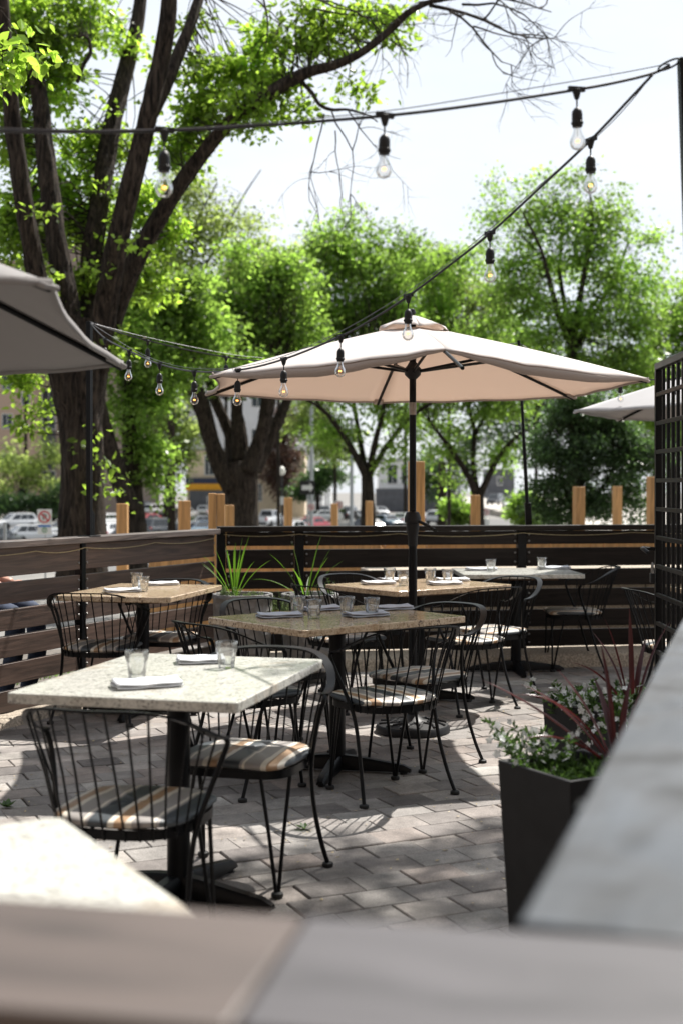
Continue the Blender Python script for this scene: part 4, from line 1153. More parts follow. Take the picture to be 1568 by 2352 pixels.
pix2 = [(1497, 172), (1450, 222), (1355, 322), (1240, 430), (1124, 536), (1030, 610), (937, 680), (860, 730), (783, 772), (652, 825), (547, 850), (447, 853), (367, 836), (298, 806), (242, 777), (209, 744)]
b2 = [(1355, 322), (1124, 536), (937, 680), (783, 772), (652, 825), (547, 850), (447, 853), (367, 836), (298, 806), (242, 779)]
ang2 = math.atan2(PL[1] - PR[1], PL[0] - PR[0])
string_light('string light sweeping down from the upper right to the pole on the left fence', run(pix2, PR, PL),
             [(on_plan(x, y, PR, PL), ang2) for x, y in b2], run([(1497, 172), (1400, 285), (1240, 424), (1030, 603), (800, 752), (600, 834), (447, 846), (330, 815), (209, 742)], PR, PL), seed=2)
P2 = (1.462, 10.27)
pix3 = [(209, 742), (270, 762), (340, 782), (430, 803), (520, 820), (605, 829), (760, 832), (900, 824), (1050, 805), (1190, 788)]
b3 = [(340, 782), (520, 820), (700, 831), (880, 825), (1050, 805)]
s3 = run(pix3, PL, P2)
s3b = run([(1190, 788), (1260, 830), (1334, 855), (1423, 868), (1500, 872), (1600, 868)], P2, (2.9, 8.2))
string_light('string light running along behind the beige umbrella to the right gate', s3 + s3b[1:],
             [(on_plan(x, y, PL, P2), 0.57) for x, y in b3] + [(on_plan(x, y, P2, (2.9, 8.2)), -0.8) for x, y in ((1334, 856), (1423, 868), (1545, 871))],
             run([(209, 741), (340, 775), (520, 812), (605, 822)], PL, P2), seed=3)
# poles
zc = 1.06
pt = P(206, 742, 8.30)
root = empty('light_pole', (pt.x, pt.y, zc), LFA, 'black square light pole bolted on the left fence cap', 'pole', 'poles holding the string lights')
m = MB(); m.box(-0.0155, 0.0155, -0.0155, 0.0155, 0.006, pt.z - zc + 0.01); m.build('shaft', M_metal, root, bevel=0.002)
m = MB(); m.box(-0.06, 0.06, -0.05, 0.05, 0.0005, 0.006); m.hexa([(0.017, -0.012, 0.006), (0.045, -0.012, 0.006), (0.045, 0.012, 0.006), (0.017, 0.012, 0.006), (0.017, -0.012, 0.175), (0.045, -0.012, 0.14), (0.045, 0.012, 0.14), (0.017, 0.012, 0.175)]); m.build('foot_bracket', M_metal, root, bevel=0.002)
m = MB(); m.tube([(0, 0, pt.z - zc - .004), (0.02, -0.03, pt.z - zc + .004), (0.03, -0.05, pt.z - zc - .004)], 0.003, 6); m.build('hook', M_metal, root)
a = P(1212, 1200, 10.28); b_ = on_plan(1190, 786, PL, P2)
root = empty('light_pole', (a.x, a.y, 1.076), 0, 'thin leaning black light pole on the rear fence right of the umbrella', 'pole', 'poles holding the string lights')
d = b_ - Vector((a.x, a.y, 1.076))
m = MB(); m.tube([(0, 0, 0.004), d * 0.45], 0.015, 12); m.build('shaft', M_metal, root)
m = MB(); m.tube([d * 0.45, d * 1.01], 0.0125, 12); m.build('upper_shaft', M_metal, root)
m = MB(); m.beam(Vector((0.004, 0, 0)), d * 0.12 + Vector((0.004, 0, 0)), 0.05, 0.03, (0, 1, 0)); m.build('socket_sleeve', M_metal, root, bevel=0.003)
tp = P(1566, 138, 3.95)
root = empty('light_pole', (tp.x + 0.10, tp.y, 0), 0, 'black light pole leaning in at the upper right edge', 'pole', 'poles holding the string lights')
m = MB(); m.beam((0, 0, 0), (-0.10 + 0.006, 0, tp.z + 0.005), 0.038, 0.038, (0, 1, 0)); m.build('shaft', M_metal, root, bevel=0.003)
m = MB(); m.lathe([(0.075, 0), (0.075, 0.01), (0.03, 0.016)], 16); m.build('base_plate', M_metal, root)
lnk = empty('chain_link', tuple(P(1536, 148, 3.95)), 0, 'oval chain link joining two string lights to the right pole', 'hook')
m = MB(); pts = []
for i in range(25):
    t = 2 * math.pi * i / 24; pts.append((0.034 * math.cos(t), 0.004 * math.sin(t), 0.012 * math.sin(t) + 0.015 * math.cos(t)))
m.tube(pts, 0.0032, 6, cap=False); m.build('link_ring', M_metal, lnk)
m = MB(); m.tube([(0.034, 0, .016), (0.05, 0, 0.02), (0.062, 0, 0.012)], 0.0035, 6); m.build('eye_hook', M_metal, lnk)
# ------------------------------------------------------------------ lattice gate
GX, GY0, GY1 = 1.475, 6.0, 5.02
root = empty('lattice_gate', (GX, GY0, 0), R(-92), 'black metal lattice gate at the right edge with padlock and handles', 'gate')
GL, GZ0, GZ1 = GY0 - GY1, 0.12, 1.955
m = MB(); s = 0.032
m.box(0, s, -s / 2, s / 2, GZ0, GZ1 - s - .001); m.box(GL - s, GL, -s / 2, s / 2, GZ0, GZ1 - s - .001)
m.box(0, GL, -s / 2, s / 2, GZ1 - s, GZ1); m.box(s + .001, GL - s - .001, -s / 2, s / 2, GZ0, GZ0 + s)
m.build('gate_frame', M_metal, root, bevel=0.003)
m = MB(); sp = 0.1325
k = 1
while GZ1 - k * sp > GZ0 + 0.05:
    z = GZ1 - k * sp - 0.016; m.box(s + .001, GL - s - .001, -0.015, -0.002, z - 0.0095, z + 0.0095); k += 1
x = s + 0.072
while x < GL - 0.05:
    m.box(x - 0.0095, x + 0.0095, -0.0015, 0.012, GZ0 + s + .001, GZ1 - s - .001); x += 0.098
m.build('lattice_bars', M_metal, root, bevel=0.002)
m = MB(); m.tube([(0.035, -0.02, 1.09), (0.035, -0.07, 1.095), (0.06, -0.085, 1.095), (0.13, -0.085, 1.09), (0.15, -0.075, 1.08)], 0.009, 8); m.build('lever_handle', M_metal, root)
m = MB(); m.tube([(0.05, 0.03, 0.82), (0.05, 0.08, 0.83), (0.12, 0.09, 0.83), (0.15, 0.085, 0.78)], 0.009, 8); m.build('drop_bolt', M_metal, root)
p0 = Vector((0.05, -0.035, 0.98))
lk = empty('padlock', root.matrix_basis @ p0, R(-92), 'small black padlock with steel shackle hanging on the lattice gate', 'padlock')
m = MB(); m.box(-0.022, 0.022, -0.011, 0.011, -0.045, 0.0); m.build('lock_body', M_plastic, lk, bevel=0.005)
m = MB(); m.tube([(-0.015, 0, 0), (-0.015, 0, 0.03), (-0.010, 0, 0.042), (0, 0, 0.047), (0.010, 0, 0.042), (0.015, 0, 0.03), (0.015, 0, 0)], 0.004, 8); m.build('shackle', M_steel, lk)
# gate post it hangs from
m = MB(); m.box(-0.025, 0.025, -0.025, 0.025, 0, 1.98); o = m.build('gate_post', M_metal, None, bevel=0.003, loc=(GX + 0.02, GY1 - 0.06, 0)); tag(o, 'black steel post carrying the lattice gate', 'post')

# ------------------------------------------------------------------ round hammered planters and their plants
def leaf_quads(root_name, pts, dirs, L, Wd, mt, parent, bend=0.0):
    """diamond leaves: pts (n,3), dirs (n,3) unit, L/Wd scalars or arrays"""
    n = len(pts); pts = np.asarray(pts, float); d = np.asarray(dirs, float)
    d /= np.maximum(1e-6, np.linalg.norm(d, axis=1))[:, None]
    r = rs.normal(size=(n, 3)); s = np.cross(d, r); s /= np.maximum(1e-6, np.linalg.norm(s, axis=1))[:, None]
    L = np.broadcast_to(L, n)[:, None]; Wd = np.broadcast_to(Wd, n)[:, None]
    up = np.cross(s, d)
    v = np.stack([pts, pts + d * L * .45 + s * Wd / 2 + up * L * bend, pts + d * L, pts + d * L * .45 - s * Wd / 2 + up * L * bend], 1).reshape(-1, 3)
    return link(root_name, np_mesh(root_name, v, np.arange(n * 4), 4), mt, parent)
def round_pot(label, c, r, h):
    root = empty('round_planter', (c[0], c[1], 0), 0.4, label, 'planter', 'round hammered planters by the rear fence')
    q = random.Random(int(c[0] * 100)); ph = [q.uniform(0, 6.28) for _ in range(9)]
    m = MB(); prof = [(0.72, 0), (0.78, 0.02), (0.86, 0.16), (0.93, 0.36), (0.98, 0.58), (1.0, 0.80), (1.0, 0.93), (1.015, 0.94), (1.03, 0.97), (1.02, 1.0), (0.90, 1.0), (0.885, 0.985), (0.87, 0.90), (0.0, 0.90)]
    m.lathe([(a * r, b_ * h) for a, b_ in prof], 64)
    m.build('pot_body', M_pot, root, angle=50)
    m = MB(); m.lathe([(0.862 * r, 0.93 * h), (0.5 * r, 0.945 * h), (0, 0.95 * h)], 24, close=False); m.build('soil', M_soil, root)
    return root
def spike_plant(label, c, z, n, hgt, spread, seed, group='spiky dracaena plants in the round planters'):
    q = random.Random(seed)
    root = empty('spike_plant', (c[0], c[1], z), 0, label, 'plant', group)
    for i in range(n):
        a = q.uniform(0, 6.28); f = (i + 0.6) / n
        lean = spread * (0.10 + 0.9 * f) ; L = hgt * q.uniform(0.8, 1.08) * (1.06 - 0.22 * f)
        rows = []; N = 9; w0 = 0.0058
        d = Vector((math.cos(a), math.sin(a), 0)); sd = Vector((-math.sin(a), math.cos(a), 0))
        x = z_ = 0.0; ang = R(88) - lean * 0.55
        for k in range(N + 1):
            t = k / N; w = w0 * (0.75 + 0.5 * t) * (1 - t ** 3.0) + 0.0004
            p = d * (0.012 + x) + Vector((0, 0, z_))
            up = Vector((-math.sin(ang) * d.x, -math.sin(ang) * d.y, math.cos(ang)))
            rows.append([p - sd * w + up * w * 0.5, p, p + sd * w + up * w * 0.5])
            x += math.cos(ang) * L / N; z_ += math.sin(ang) * L / N; ang -= lean * 0.55 / N * (0.4 + 1.6 * t)
        m = MB(); m.grid(rows); m.build('leaf_blade', M_blade if 'red' not in label else M_cordy, root, angle=180)
    return root
def herb(label, c, z, n, size, mt, spread, seed, name='trailing_plant', flowers=0, droop=0.0, cat='plant', group=None, stem_lean=None):
    q = np.random.RandomState(seed)
    root = empty(name, (c[0], c[1], z), 0, label, cat, group)
    m = MB(); lp = []; ld = []; fp = []
    for i in range(n):
        a = q.uniform(0, 2 * math.pi); rr = spread * math.sqrt(q.uniform(0, 1))
        b0 = np.array([rr * math.cos(a), rr * math.sin(a), 0.0])
        out = np.array([math.cos(a), math.sin(a), 0]) * q.uniform(0.1, 0.9)
        if stem_lean is not None: out = out + np.array(stem_lean)
        L = size * q.uniform(0.5, 1.15); pts = []
        for k in range(7):
            t = k / 6
            pts.append(b0 + out * L * t * 0.8 + np.array([0, 0, L * (t - droop * t * t)]) + q.normal(0, 0.004, 3) * t)
        m.tube(pts, [0.0015 * (1 - .6 * k / 6) for k in range(7)], 4)
        for k in range(1, 7):
            for j in range(5):
                p = pts[k] + (pts[k - 1] - pts[k]) * q.uniform(0, 1); lp.append(p)
                v = q.normal(size=3) * 0.8 + np.array([0, 0, 0.5]); ld.append(v)
        if flowers:
            for j in range(flowers):
                fp.append(pts[q.randint(3, 7)] + q.normal(0, 0.014, 3))
    m.build('stem', M_trail, root)
    ls = 0.030 if name != 'rosemary_plant' else 0.022
    leaf_quads('foliage', lp, ld, q.uniform(0.6, 1.2, len(lp)) * ls, 0.011 if name != 'rosemary_plant' else 0.0045, mt, root, 0.1)
    if flowers:
        V = []; F = []
        for p in fp:
            nn = q.normal(size=3) + np.array([0, -0.5, 0.9]); nn /= np.linalg.norm(nn)
            u = np.cross(nn, q.normal(size=3)); u /= np.linalg.norm(u); w = np.cross(nn, u); s_ = q.uniform(0.011, 0.017)
            for k in range(5):
                a = k * 2 * math.pi / 5; d = u * math.cos(a) + w * math.sin(a); e = -u * math.sin(a) + w * math.cos(a)
                n0 = len(V); V += [p, p + d * s_ * .6 + e * s_ * .38 + nn * s_ * .15, p + d * s_ + nn * s_ * .1, p + d * s_ * .6 - e * s_ * .38 + nn * s_ * .15]; F += [n0, n0 + 1, n0 + 2, n0 + 3]
        link('blossom', np_mesh('blossom', V, F, 4), M_petal, root)
    return root
pA = P(558, 1366, 8.95); pB = P(712, 1362, 9.15)
round_pot('round grey hammered planter nearest the fence corner', (pA.x, pA.y), 0.205, 0.635)
round_pot('round grey hammered planter second from the fence corner, half in shade', (pB.x, pB.y), 0.20, 0.62)
spike_plant('sunlit green spiky plant in the left round planter', (pA.x - 0.06, pA.y), 0.59, 17, 0.46, 1.0, 4)
spike_plant('shaded spiky plant with few arching blades in the right round planter', (pB.x - 0.03, pB.y), 0.57, 10, 0.46, 1.6, 9)
herb('small rosemary tuft at the front of the left round planter', (pA.x - 0.07, pA.y - 0.10), 0.60, 16, 0.085, M_herb, 0.06, 3, 'rosemary_plant')
herb('tiny thyme tuft at the right of the left round planter', (pA.x + 0.08, pA.y - 0.09), 0.60, 12, 0.05, M_herb, 0.05, 5, 'rosemary_plant')
herb('pale sunlit bushy herb between the two round planters', (pB.x - 0.17, pB.y - 0.19), 0.44, 60, 0.17, M_herb, 0.085, 6, 'rosemary_plant')
herb('dim feathery herb at the right of the right round planter', (pB.x + 0.11, pB.y), 0.58, 14, 0.13, M_trail, 0.05, 8, 'rosemary_plant')

# ------------------------------------------------------------------ square tapered planters on the right
def square_pot(label, c, ang, w, h):
    root = empty('square_planter', (c[0], c[1], 0), ang, label, 'planter', 'charcoal square planters at right')
    t = w / 2; b = w / 2 * 0.86; i = 0.018; m = MB()
    def ring(x, z): return [(-x, -x, z), (x, -x, z), (x, x, z), (-x, x, z), (-x, -x, z)]
    m.grid([ring(b, 0.0), ring(t, h), ring(t - i, h), ring(t - i - 0.008, h - 0.06)])
    n = len(m.v); m.v += [(-b, -b, 0), (b, -b, 0), (b, b, 0), (-b, b, 0)]; m._f((n + 3, n + 2, n + 1, n))
    m.build('pot_body', M_square_pot, root, angle=30, bevel=0.003, weld=True)
    m = MB(); q = t - i - 0.009; m.grid([[(x * q, y * q, h - 0.05 + rnd.uniform(-.006, .006)) for x in (-1, -.5, 0, .5, 1)] for y in (-1, -.5, 0, .5, 1)]); m.build('soil', M_soil, root)
    return root
SA = math.atan2(-0.87, 0.5)
q1 = (0.72, 3.935); q2 = (1.035, 5.06)
square_pot('nearer charcoal square planter at right, with white flowers trailing at its left corner', q1, SA, 0.345, 0.53)
square_pot('farther charcoal square planter, behind the nearer one', q2, SA, 0.345, 0.53)
herb('white flowered trailing plant in the nearer square planter', (q1[0] - 0.12, q1[1] + 0.07), 0.485, 22, 0.19, M_trail, 0.085, 21, 'flowering_plant', 3, 0.35, stem_lean=(-0.35, 0.1, 0))
herb('white flowering plant spilling from the farther square planter', (q2[0] - 0.05, q2[1] - 0.02), 0.485, 44, 0.17, M_trail, 0.15, 22, 'flowering_plant', 4, 0.4, stem_lean=(-0.1, -0.15, 0))
herb('low dark green filler plant across the nearer square planter', (q1[0] + 0.02, q1[1] - 0.02), 0.48, 60, 0.055, M_trail, 0.14, 23, 'filler_plant', 0, 0.2)
herb('white flowers hanging over the near rim of the farther square planter', (q2[0] - 0.02, q2[1] - 0.17), 0.50, 26, 0.13, M_trail, 0.08, 24, 'flowering_plant', 6, 1.5, stem_lean=(-0.2, -0.5, 0))
def cordyline(label, c, z, blades):
    root = empty('cordyline_plant', (c[0], c[1], z), 0, label, 'plant', 'red bladed plants in the square planters')
    for (a, lean, L, curl) in blades:
        rows = []; N = 10; w0 = 0.0135
        d = Vector((math.cos(a), math.sin(a), 0)); sd = Vector((-math.sin(a), math.cos(a), 0))
        x = z_ = 0.0; w0 = 0.0122; ang = R(90) - lean
        for k in range(N + 1):
            t = k / N; w = w0 * (0.6 + 0.8 * t) * (1 - t ** 2.6) + 0.0004
            p = d * (0.01 + x) + Vector((0, 0, z_)); up = Vector((-math.sin(ang) * d.x, -math.sin(ang) * d.y, math.cos(ang)))
            rows.append([p - sd * w + up * w * 0.6, p, p + sd * w + up * w * 0.6])
            x += math.cos(ang) * L / N; z_ += math.sin(ang) * L / N; ang -= curl / N * (0.3 + 1.4 * t)
        m = MB(); m.grid(rows); m.build('leaf_blade', M_cordy, root, angle=180)
cordyline('dark red cordyline with long arching blades in the nearer square planter', (0.865, 4.03), 0.49,
          [(R(175), R(50), 0.50, R(20)), (R(165), R(22), 0.36, R(26)), (R(120), R(7), 0.40, R(10)), (R(20), R(14), 0.28, R(14)), (R(-20), R(22), 0.30, R(30)), (R(185), R(30), 0.42, R(75)),
           (R(200), R(52), 0.36, R(60)), (R(60), R(16), 0.30, R(28)), (R(170), R(36), 0.40, R(40)), (R(100), R(25), 0.34, R(40))])
cordyline('blurred maroon cordyline behind the pale rail', (1.12, 4.95), 0.49,
          [(R(90), R(4), 0.42, R(8)), (R(10), R(14), 0.40, R(25)), (R(150), R(16), 0.36, R(30)), (R(190), R(30), 0.34, R(60)), (R(-40), R(24), 0.36, R(40)), (R(60), R(20), 0.34, R(35)), (R(175), R(10), 0.40, R(14))])

# ------------------------------------------------------------------ passer-by resting beyond the left fence
def skin_body(name, joints, edges, mt, parent, root_i=0, sub=2):
    me = bpy.data.meshes.new(name); me.from_pydata([j[0] for j in joints], edges, []); me.update()
    o = link(name, me, mt, parent)
    md = o.modifiers.new('skin', 'SKIN'); md.use_smooth_shade = True
    for i, j in enumerate(joints):
        r_ = j[1]; me.skin_vertices[0].data[i].radius = (r_, j[2] if len(j) > 2 else r_)
    me.skin_vertices[0].data[root_i].use_root = True
    s_ = o.modifiers.new('subd', 'SUBSURF'); s_.levels = sub; s_.render_levels = sub
    return o
def person():
    base = Vector((-2.42, 8.02, -0.02))
    root = empty('person', base, 0, 'person in jeans and black shoes sitting beyond the left fence, seen through its slats', 'person')
    # local: +x to the right (towards the frame), seat height 0.62
    J = [((0.0, 0.0, 0.66), .125, .10), ((0.0, 0, 0.82), .125, .09), ((0.01, 0, 1.0), .14, .095), ((0.02, 0, 1.13), .12, .085), ((0.03, 0, 1.21), .045), ((0.045, 0, 1.27), .045),
         ((0.05, 0, 1.33), .07, .085), ((0.05, 0, 1.42), .065, .08),
         ((0.02, -.17, 1.12), .05), ((0.10, -.22, 0.92), .04), ((0.30, -.19, 0.80), .03), ((0.36, -.185, 0.80), .026, .04),
         ((0.02, .17, 1.12), .05), ((0.10, .22, 0.92), .04), ((0.28, .15, 0.80), .03), ((0.34, .14, 0.80), .026, .04),
         ((0.06, -.09, 0.64), .085), ((0.42, -.11, 0.62), .06), ((0.40, -.10, 0.34), .05), ((0.33, -.09, 0.09), .036), ((0.44, -.09, 0.035), .035, .03),
         ((0.06, .09, 0.64), .085), ((0.48, .12, 0.63), .06), ((0.50, .12, 0.34), .05), ((0.42, .12, 0.09), .036), ((0.53, .12, 0.035), .035, .03)]
    E = [(0, 1), (1, 2), (2, 3), (3, 4), (4, 5), (5, 6), (6, 7), (3, 8), (8, 9), (9, 10), (10, 11), (3, 12), (12, 13), (13, 14), (14, 15), (0, 16), (16, 17), (17, 18), (18, 19), (19, 20), (0, 21), (21, 22), (22, 23), (23, 24), (24, 25)]
    skin_body('body', J, E, M_skin, root)
    for hx, hy in ((0.36, -.185), (0.34, .14)):                      # fingers rooted in each palm
        for k in range(4):
            y = hy - 0.027 + 0.018 * k; L = (0.062, 0.072, 0.068, 0.054)[k]
            skin_body('finger', [((hx + .01, y, 0.80), .0095), ((hx + .03 + L * .45, y, 0.797), .0085), ((hx + .03 + L * .8, y, 0.780), .0078), ((hx + .03 + L, y, 0.762), .0065)], [(0, 1), (1, 2), (2, 3)], M_skin, root, 0, 1)
        sgn = 1 if hy < 0 else -1
        skin_body('thumb', [((hx, hy + .02 * sgn, 0.80), .011), ((hx + .03, hy + .045 * sgn, 0.797), .0095), ((hx + .055, hy + .052 * sgn, 0.785), .008)], [(0, 1), (1, 2)], M_skin, root, 0, 1)
    c = lambda i, a: (J[i][0], J[i][1] + a, (J[i][2] if len(J[i]) > 2 else J[i][1]) + a)
    T = [c(0, .012), c(16, .012), c(17, .012), c(18, .012), c(19, .016), c(21, .012), c(22, .012), c(23, .012), c(24, .016)]
    skin_body('jeans', T, [(0, 1), (1, 2), (2, 3), (3, 4), (0, 5), (5, 6), (6, 7), (7, 8)], M_denim, root)
    T = [c(1, .016), c(2, .014), c(3, .014), c(8, .016), ((0.07, -.205, 1.0), .056), c(12, .016), ((0.07, .205, 1.0), .056)]
    skin_body('shirt', T, [(0, 1), (1, 2), (2, 3), (3, 4), (2, 5), (5, 6)], M_shirt, root)
    for i, j in ((19, 20), (24, 25)):
        a = Vector(J[i][0]); b_ = Vector(J[j][0])
        skin_body('shoe', [(a + Vector((-.02, 0, -.02)), .046), (a + Vector((-.01, 0, -.048)), .043, .04), (a.lerp(b_, .6) + Vector((0, 0, -.01)), .042, .036), (b_ + Vector((.05, 0, 0)), .036, .028)], [(0, 1), (1, 2), (2, 3)], M_leather, root)
    m = MB(); m.lathe([(0.0, 0.115), (0.05, 0.105), (0.088, 0.06), (0.095, 0.01), (0.085, -0.05), (0.06, -0.07)], 18, (0.03, 0, 1.40)); m.build('hair', M_hair, root)
    for s in (-1, 1):
        m = MB(); m.lathe([(0, -.009), (.009, 0), (0, .009)], 10, (0.128, 0.032 * s, 1.385)); m.build('eye', M_sign_white, root)
        m = MB(); m.lathe([(0, -.03), (.012, -.015), (.014, .01), (0, .03)], 10, (0.05, 0.083 * s, 1.375)); m.build('ear', M_skin, root)
    m = MB(); m.tube([(0.125, 0, 1.385), (0.148, 0, 1.352), (0.128, 0, 1.345)], [.008, .013, .008], 8); m.build('nose', M_skin, root)
    m = MB(); m.tube([(0.122, -.022, 1.318), (0.133, 0, 1.316), (0.122, .022, 1.318)], [.003, .006, .003], 6); m.build('mouth', M_taillight, root)
    st = empty('bar_stool', base + Vector((-0.02, 0, 0)), 0, 'plain stool under the seated person beyond the left fence', 'stool')
    m = MB(); m.lathe([(0.15, 0.53), (0.16, 0.535), (0.16, 0.555), (0.15, 0.56), (0, 0.56)], 24); m.build('seat', M_trim, st)
    for k in range(4):
        a = k * math.pi / 2 + .78
        m = MB(); m.tube([(0.11 * math.cos(a), 0.11 * math.sin(a), 0.53), (0.17 * math.cos(a), 0.17 * math.sin(a), 0.0)], 0.012, 8); m.build('leg', M_trim, st)
person()
# ------------------------------------------------------------------ trees
def twig(m, p, d, L, r, q, depth, tips, n=6, droop=0.0, jit=0.35):
    """recursive bare or leafy branchlet"""
    pts = [p.copy()]; cur = p.copy(); dd = d.normalized()
    for i in range(n):
        dd = (dd + Vector((q.gauss(0, jit), q.gauss(0, jit), q.gauss(0, jit) - droop)) * 0.45).normalized()
        cur = cur + dd * (L / n); pts.append(cur.copy())
    m.tube(pts, [r * (1 - 0.75 * i / n) for i in range(n + 1)], 5 if r > 0.02 else 4, cap=False)
    tips.append((pts[-1], dd, L))
    if depth > 0:
        for k in range(2 if depth == 1 else 3):
            i = q.randint(2, n - 1)
            b_ = (dd + Vector((q.gauss(0, 0.8), q.gauss(0, 0.8), q.gauss(0, 0.6)))).normalized()
            twig(m, pts[i], b_, L * q.uniform(0.45, 0.75), r * 0.55, q, depth - 1, tips, n, droop, jit)
def smooth_path(c, sub=4):
    out = []
    for i in range(len(c) - 1):
        p0 = c[max(0, i - 1)]; p1 = c[i]; p2 = c[i + 1]; p3 = c[min(len(c) - 1, i + 2)]
        for k in range(sub):
            t = k / sub
            out.append(0.5 * ((2 * p1) + (p2 - p0) * t + (2 * p0 - 5 * p1 + 4 * p2 - p3) * t * t + (3 * p1 - p0 - 3 * p2 + p3) * t ** 3))
    out.append(c[-1]); return out
def limb_mesh(path, Y0, base, q, sides=12, jit=0.05, sub=4, bark_relief=False):
    """path: (x px, y px, width px, depth offset m)"""
    c = [P(x, y, Y0 + dy) - base for x, y, w, dy in path]
    r = [Vector((w * (Y0 + dy) / FPX / 2, 0, 0)) for x, y, w, dy in path]
    pts = smooth_path(c, sub); rad = [max(0.004, v.x) for v in smooth_path(r, sub)]
    m = MB()
    if bark_relief:
        # furrowed bark: dense rings pushed in and out by ridged noise stretched along the stem
        pp, rr = [pts[0]], [rad[0]]
        for i in range(1, len(pts)):
            k = max(1, int((pts[i] - pts[i - 1]).length / max(0.07, rad[i] * 0.3)))
            for j in range(1, k + 1): pp.append(pts[i - 1].lerp(pts[i], j / k)); rr.append(rad[i - 1] + (rad[i] - rad[i - 1]) * j / k)
        n = 54 if max(rad) > 0.12 else 30
        m.tube(pp, rr, n, True)
        off = q.uniform(0, 50); s_ = 0.0
        for i in range(len(pp)):
            if i: s_ += (pp[i] - pp[i - 1]).length
            r = rr[i]
            for j in range(n):
                a = 2 * math.pi * j / n; v = Vector(m.v[i * n + j]); d = v - pp[i]
                wv = 0.5 * mnoise.noise(Vector((s_ * 2.2, a, off)))
                rid = 1 - 2 * abs(mnoise.noise(Vector((math.cos(a + wv) * r * 13, math.sin(a + wv) * r * 13, s_ * 1.5 + off))))
                big = mnoise.noise(Vector((math.cos(a) * 1.1, math.sin(a) * 1.1, s_ * 0.9 + off)))
                m.v[i * n + j] = tuple(pp[i] + d * (1 + min(0.16, 0.030 / max(r, .03)) * (rid - 0.45) + 0.10 * big))
    else: m.tube(pts, rad, sides, True, jit, q, 0.075)
    return m, pts, rad
def leaf_fold(P_, D_, s, up, L, aspect):
    """pointed leaf of two faces folded along the midrib"""
    w = L * aspect / 2; n = len(P_)
    v = np.stack([P_, P_ + D_ * L * .28 + s * w + up * L * .06, P_ + D_ * L * .62 + s * w * .8 + up * L * .07, P_ + D_ * L, P_ + D_ * L * .62 - s * w * .8 + up * L * .07, P_ + D_ * L * .28 - s * w + up * L * .06], 1).reshape(-1, 3)
    b = np.arange(n)[:, None] * 6
    return v, np.concatenate([b + np.array([[0, 1, 2, 3]]), b + np.array([[0, 3, 4, 5]])], 1).ravel()
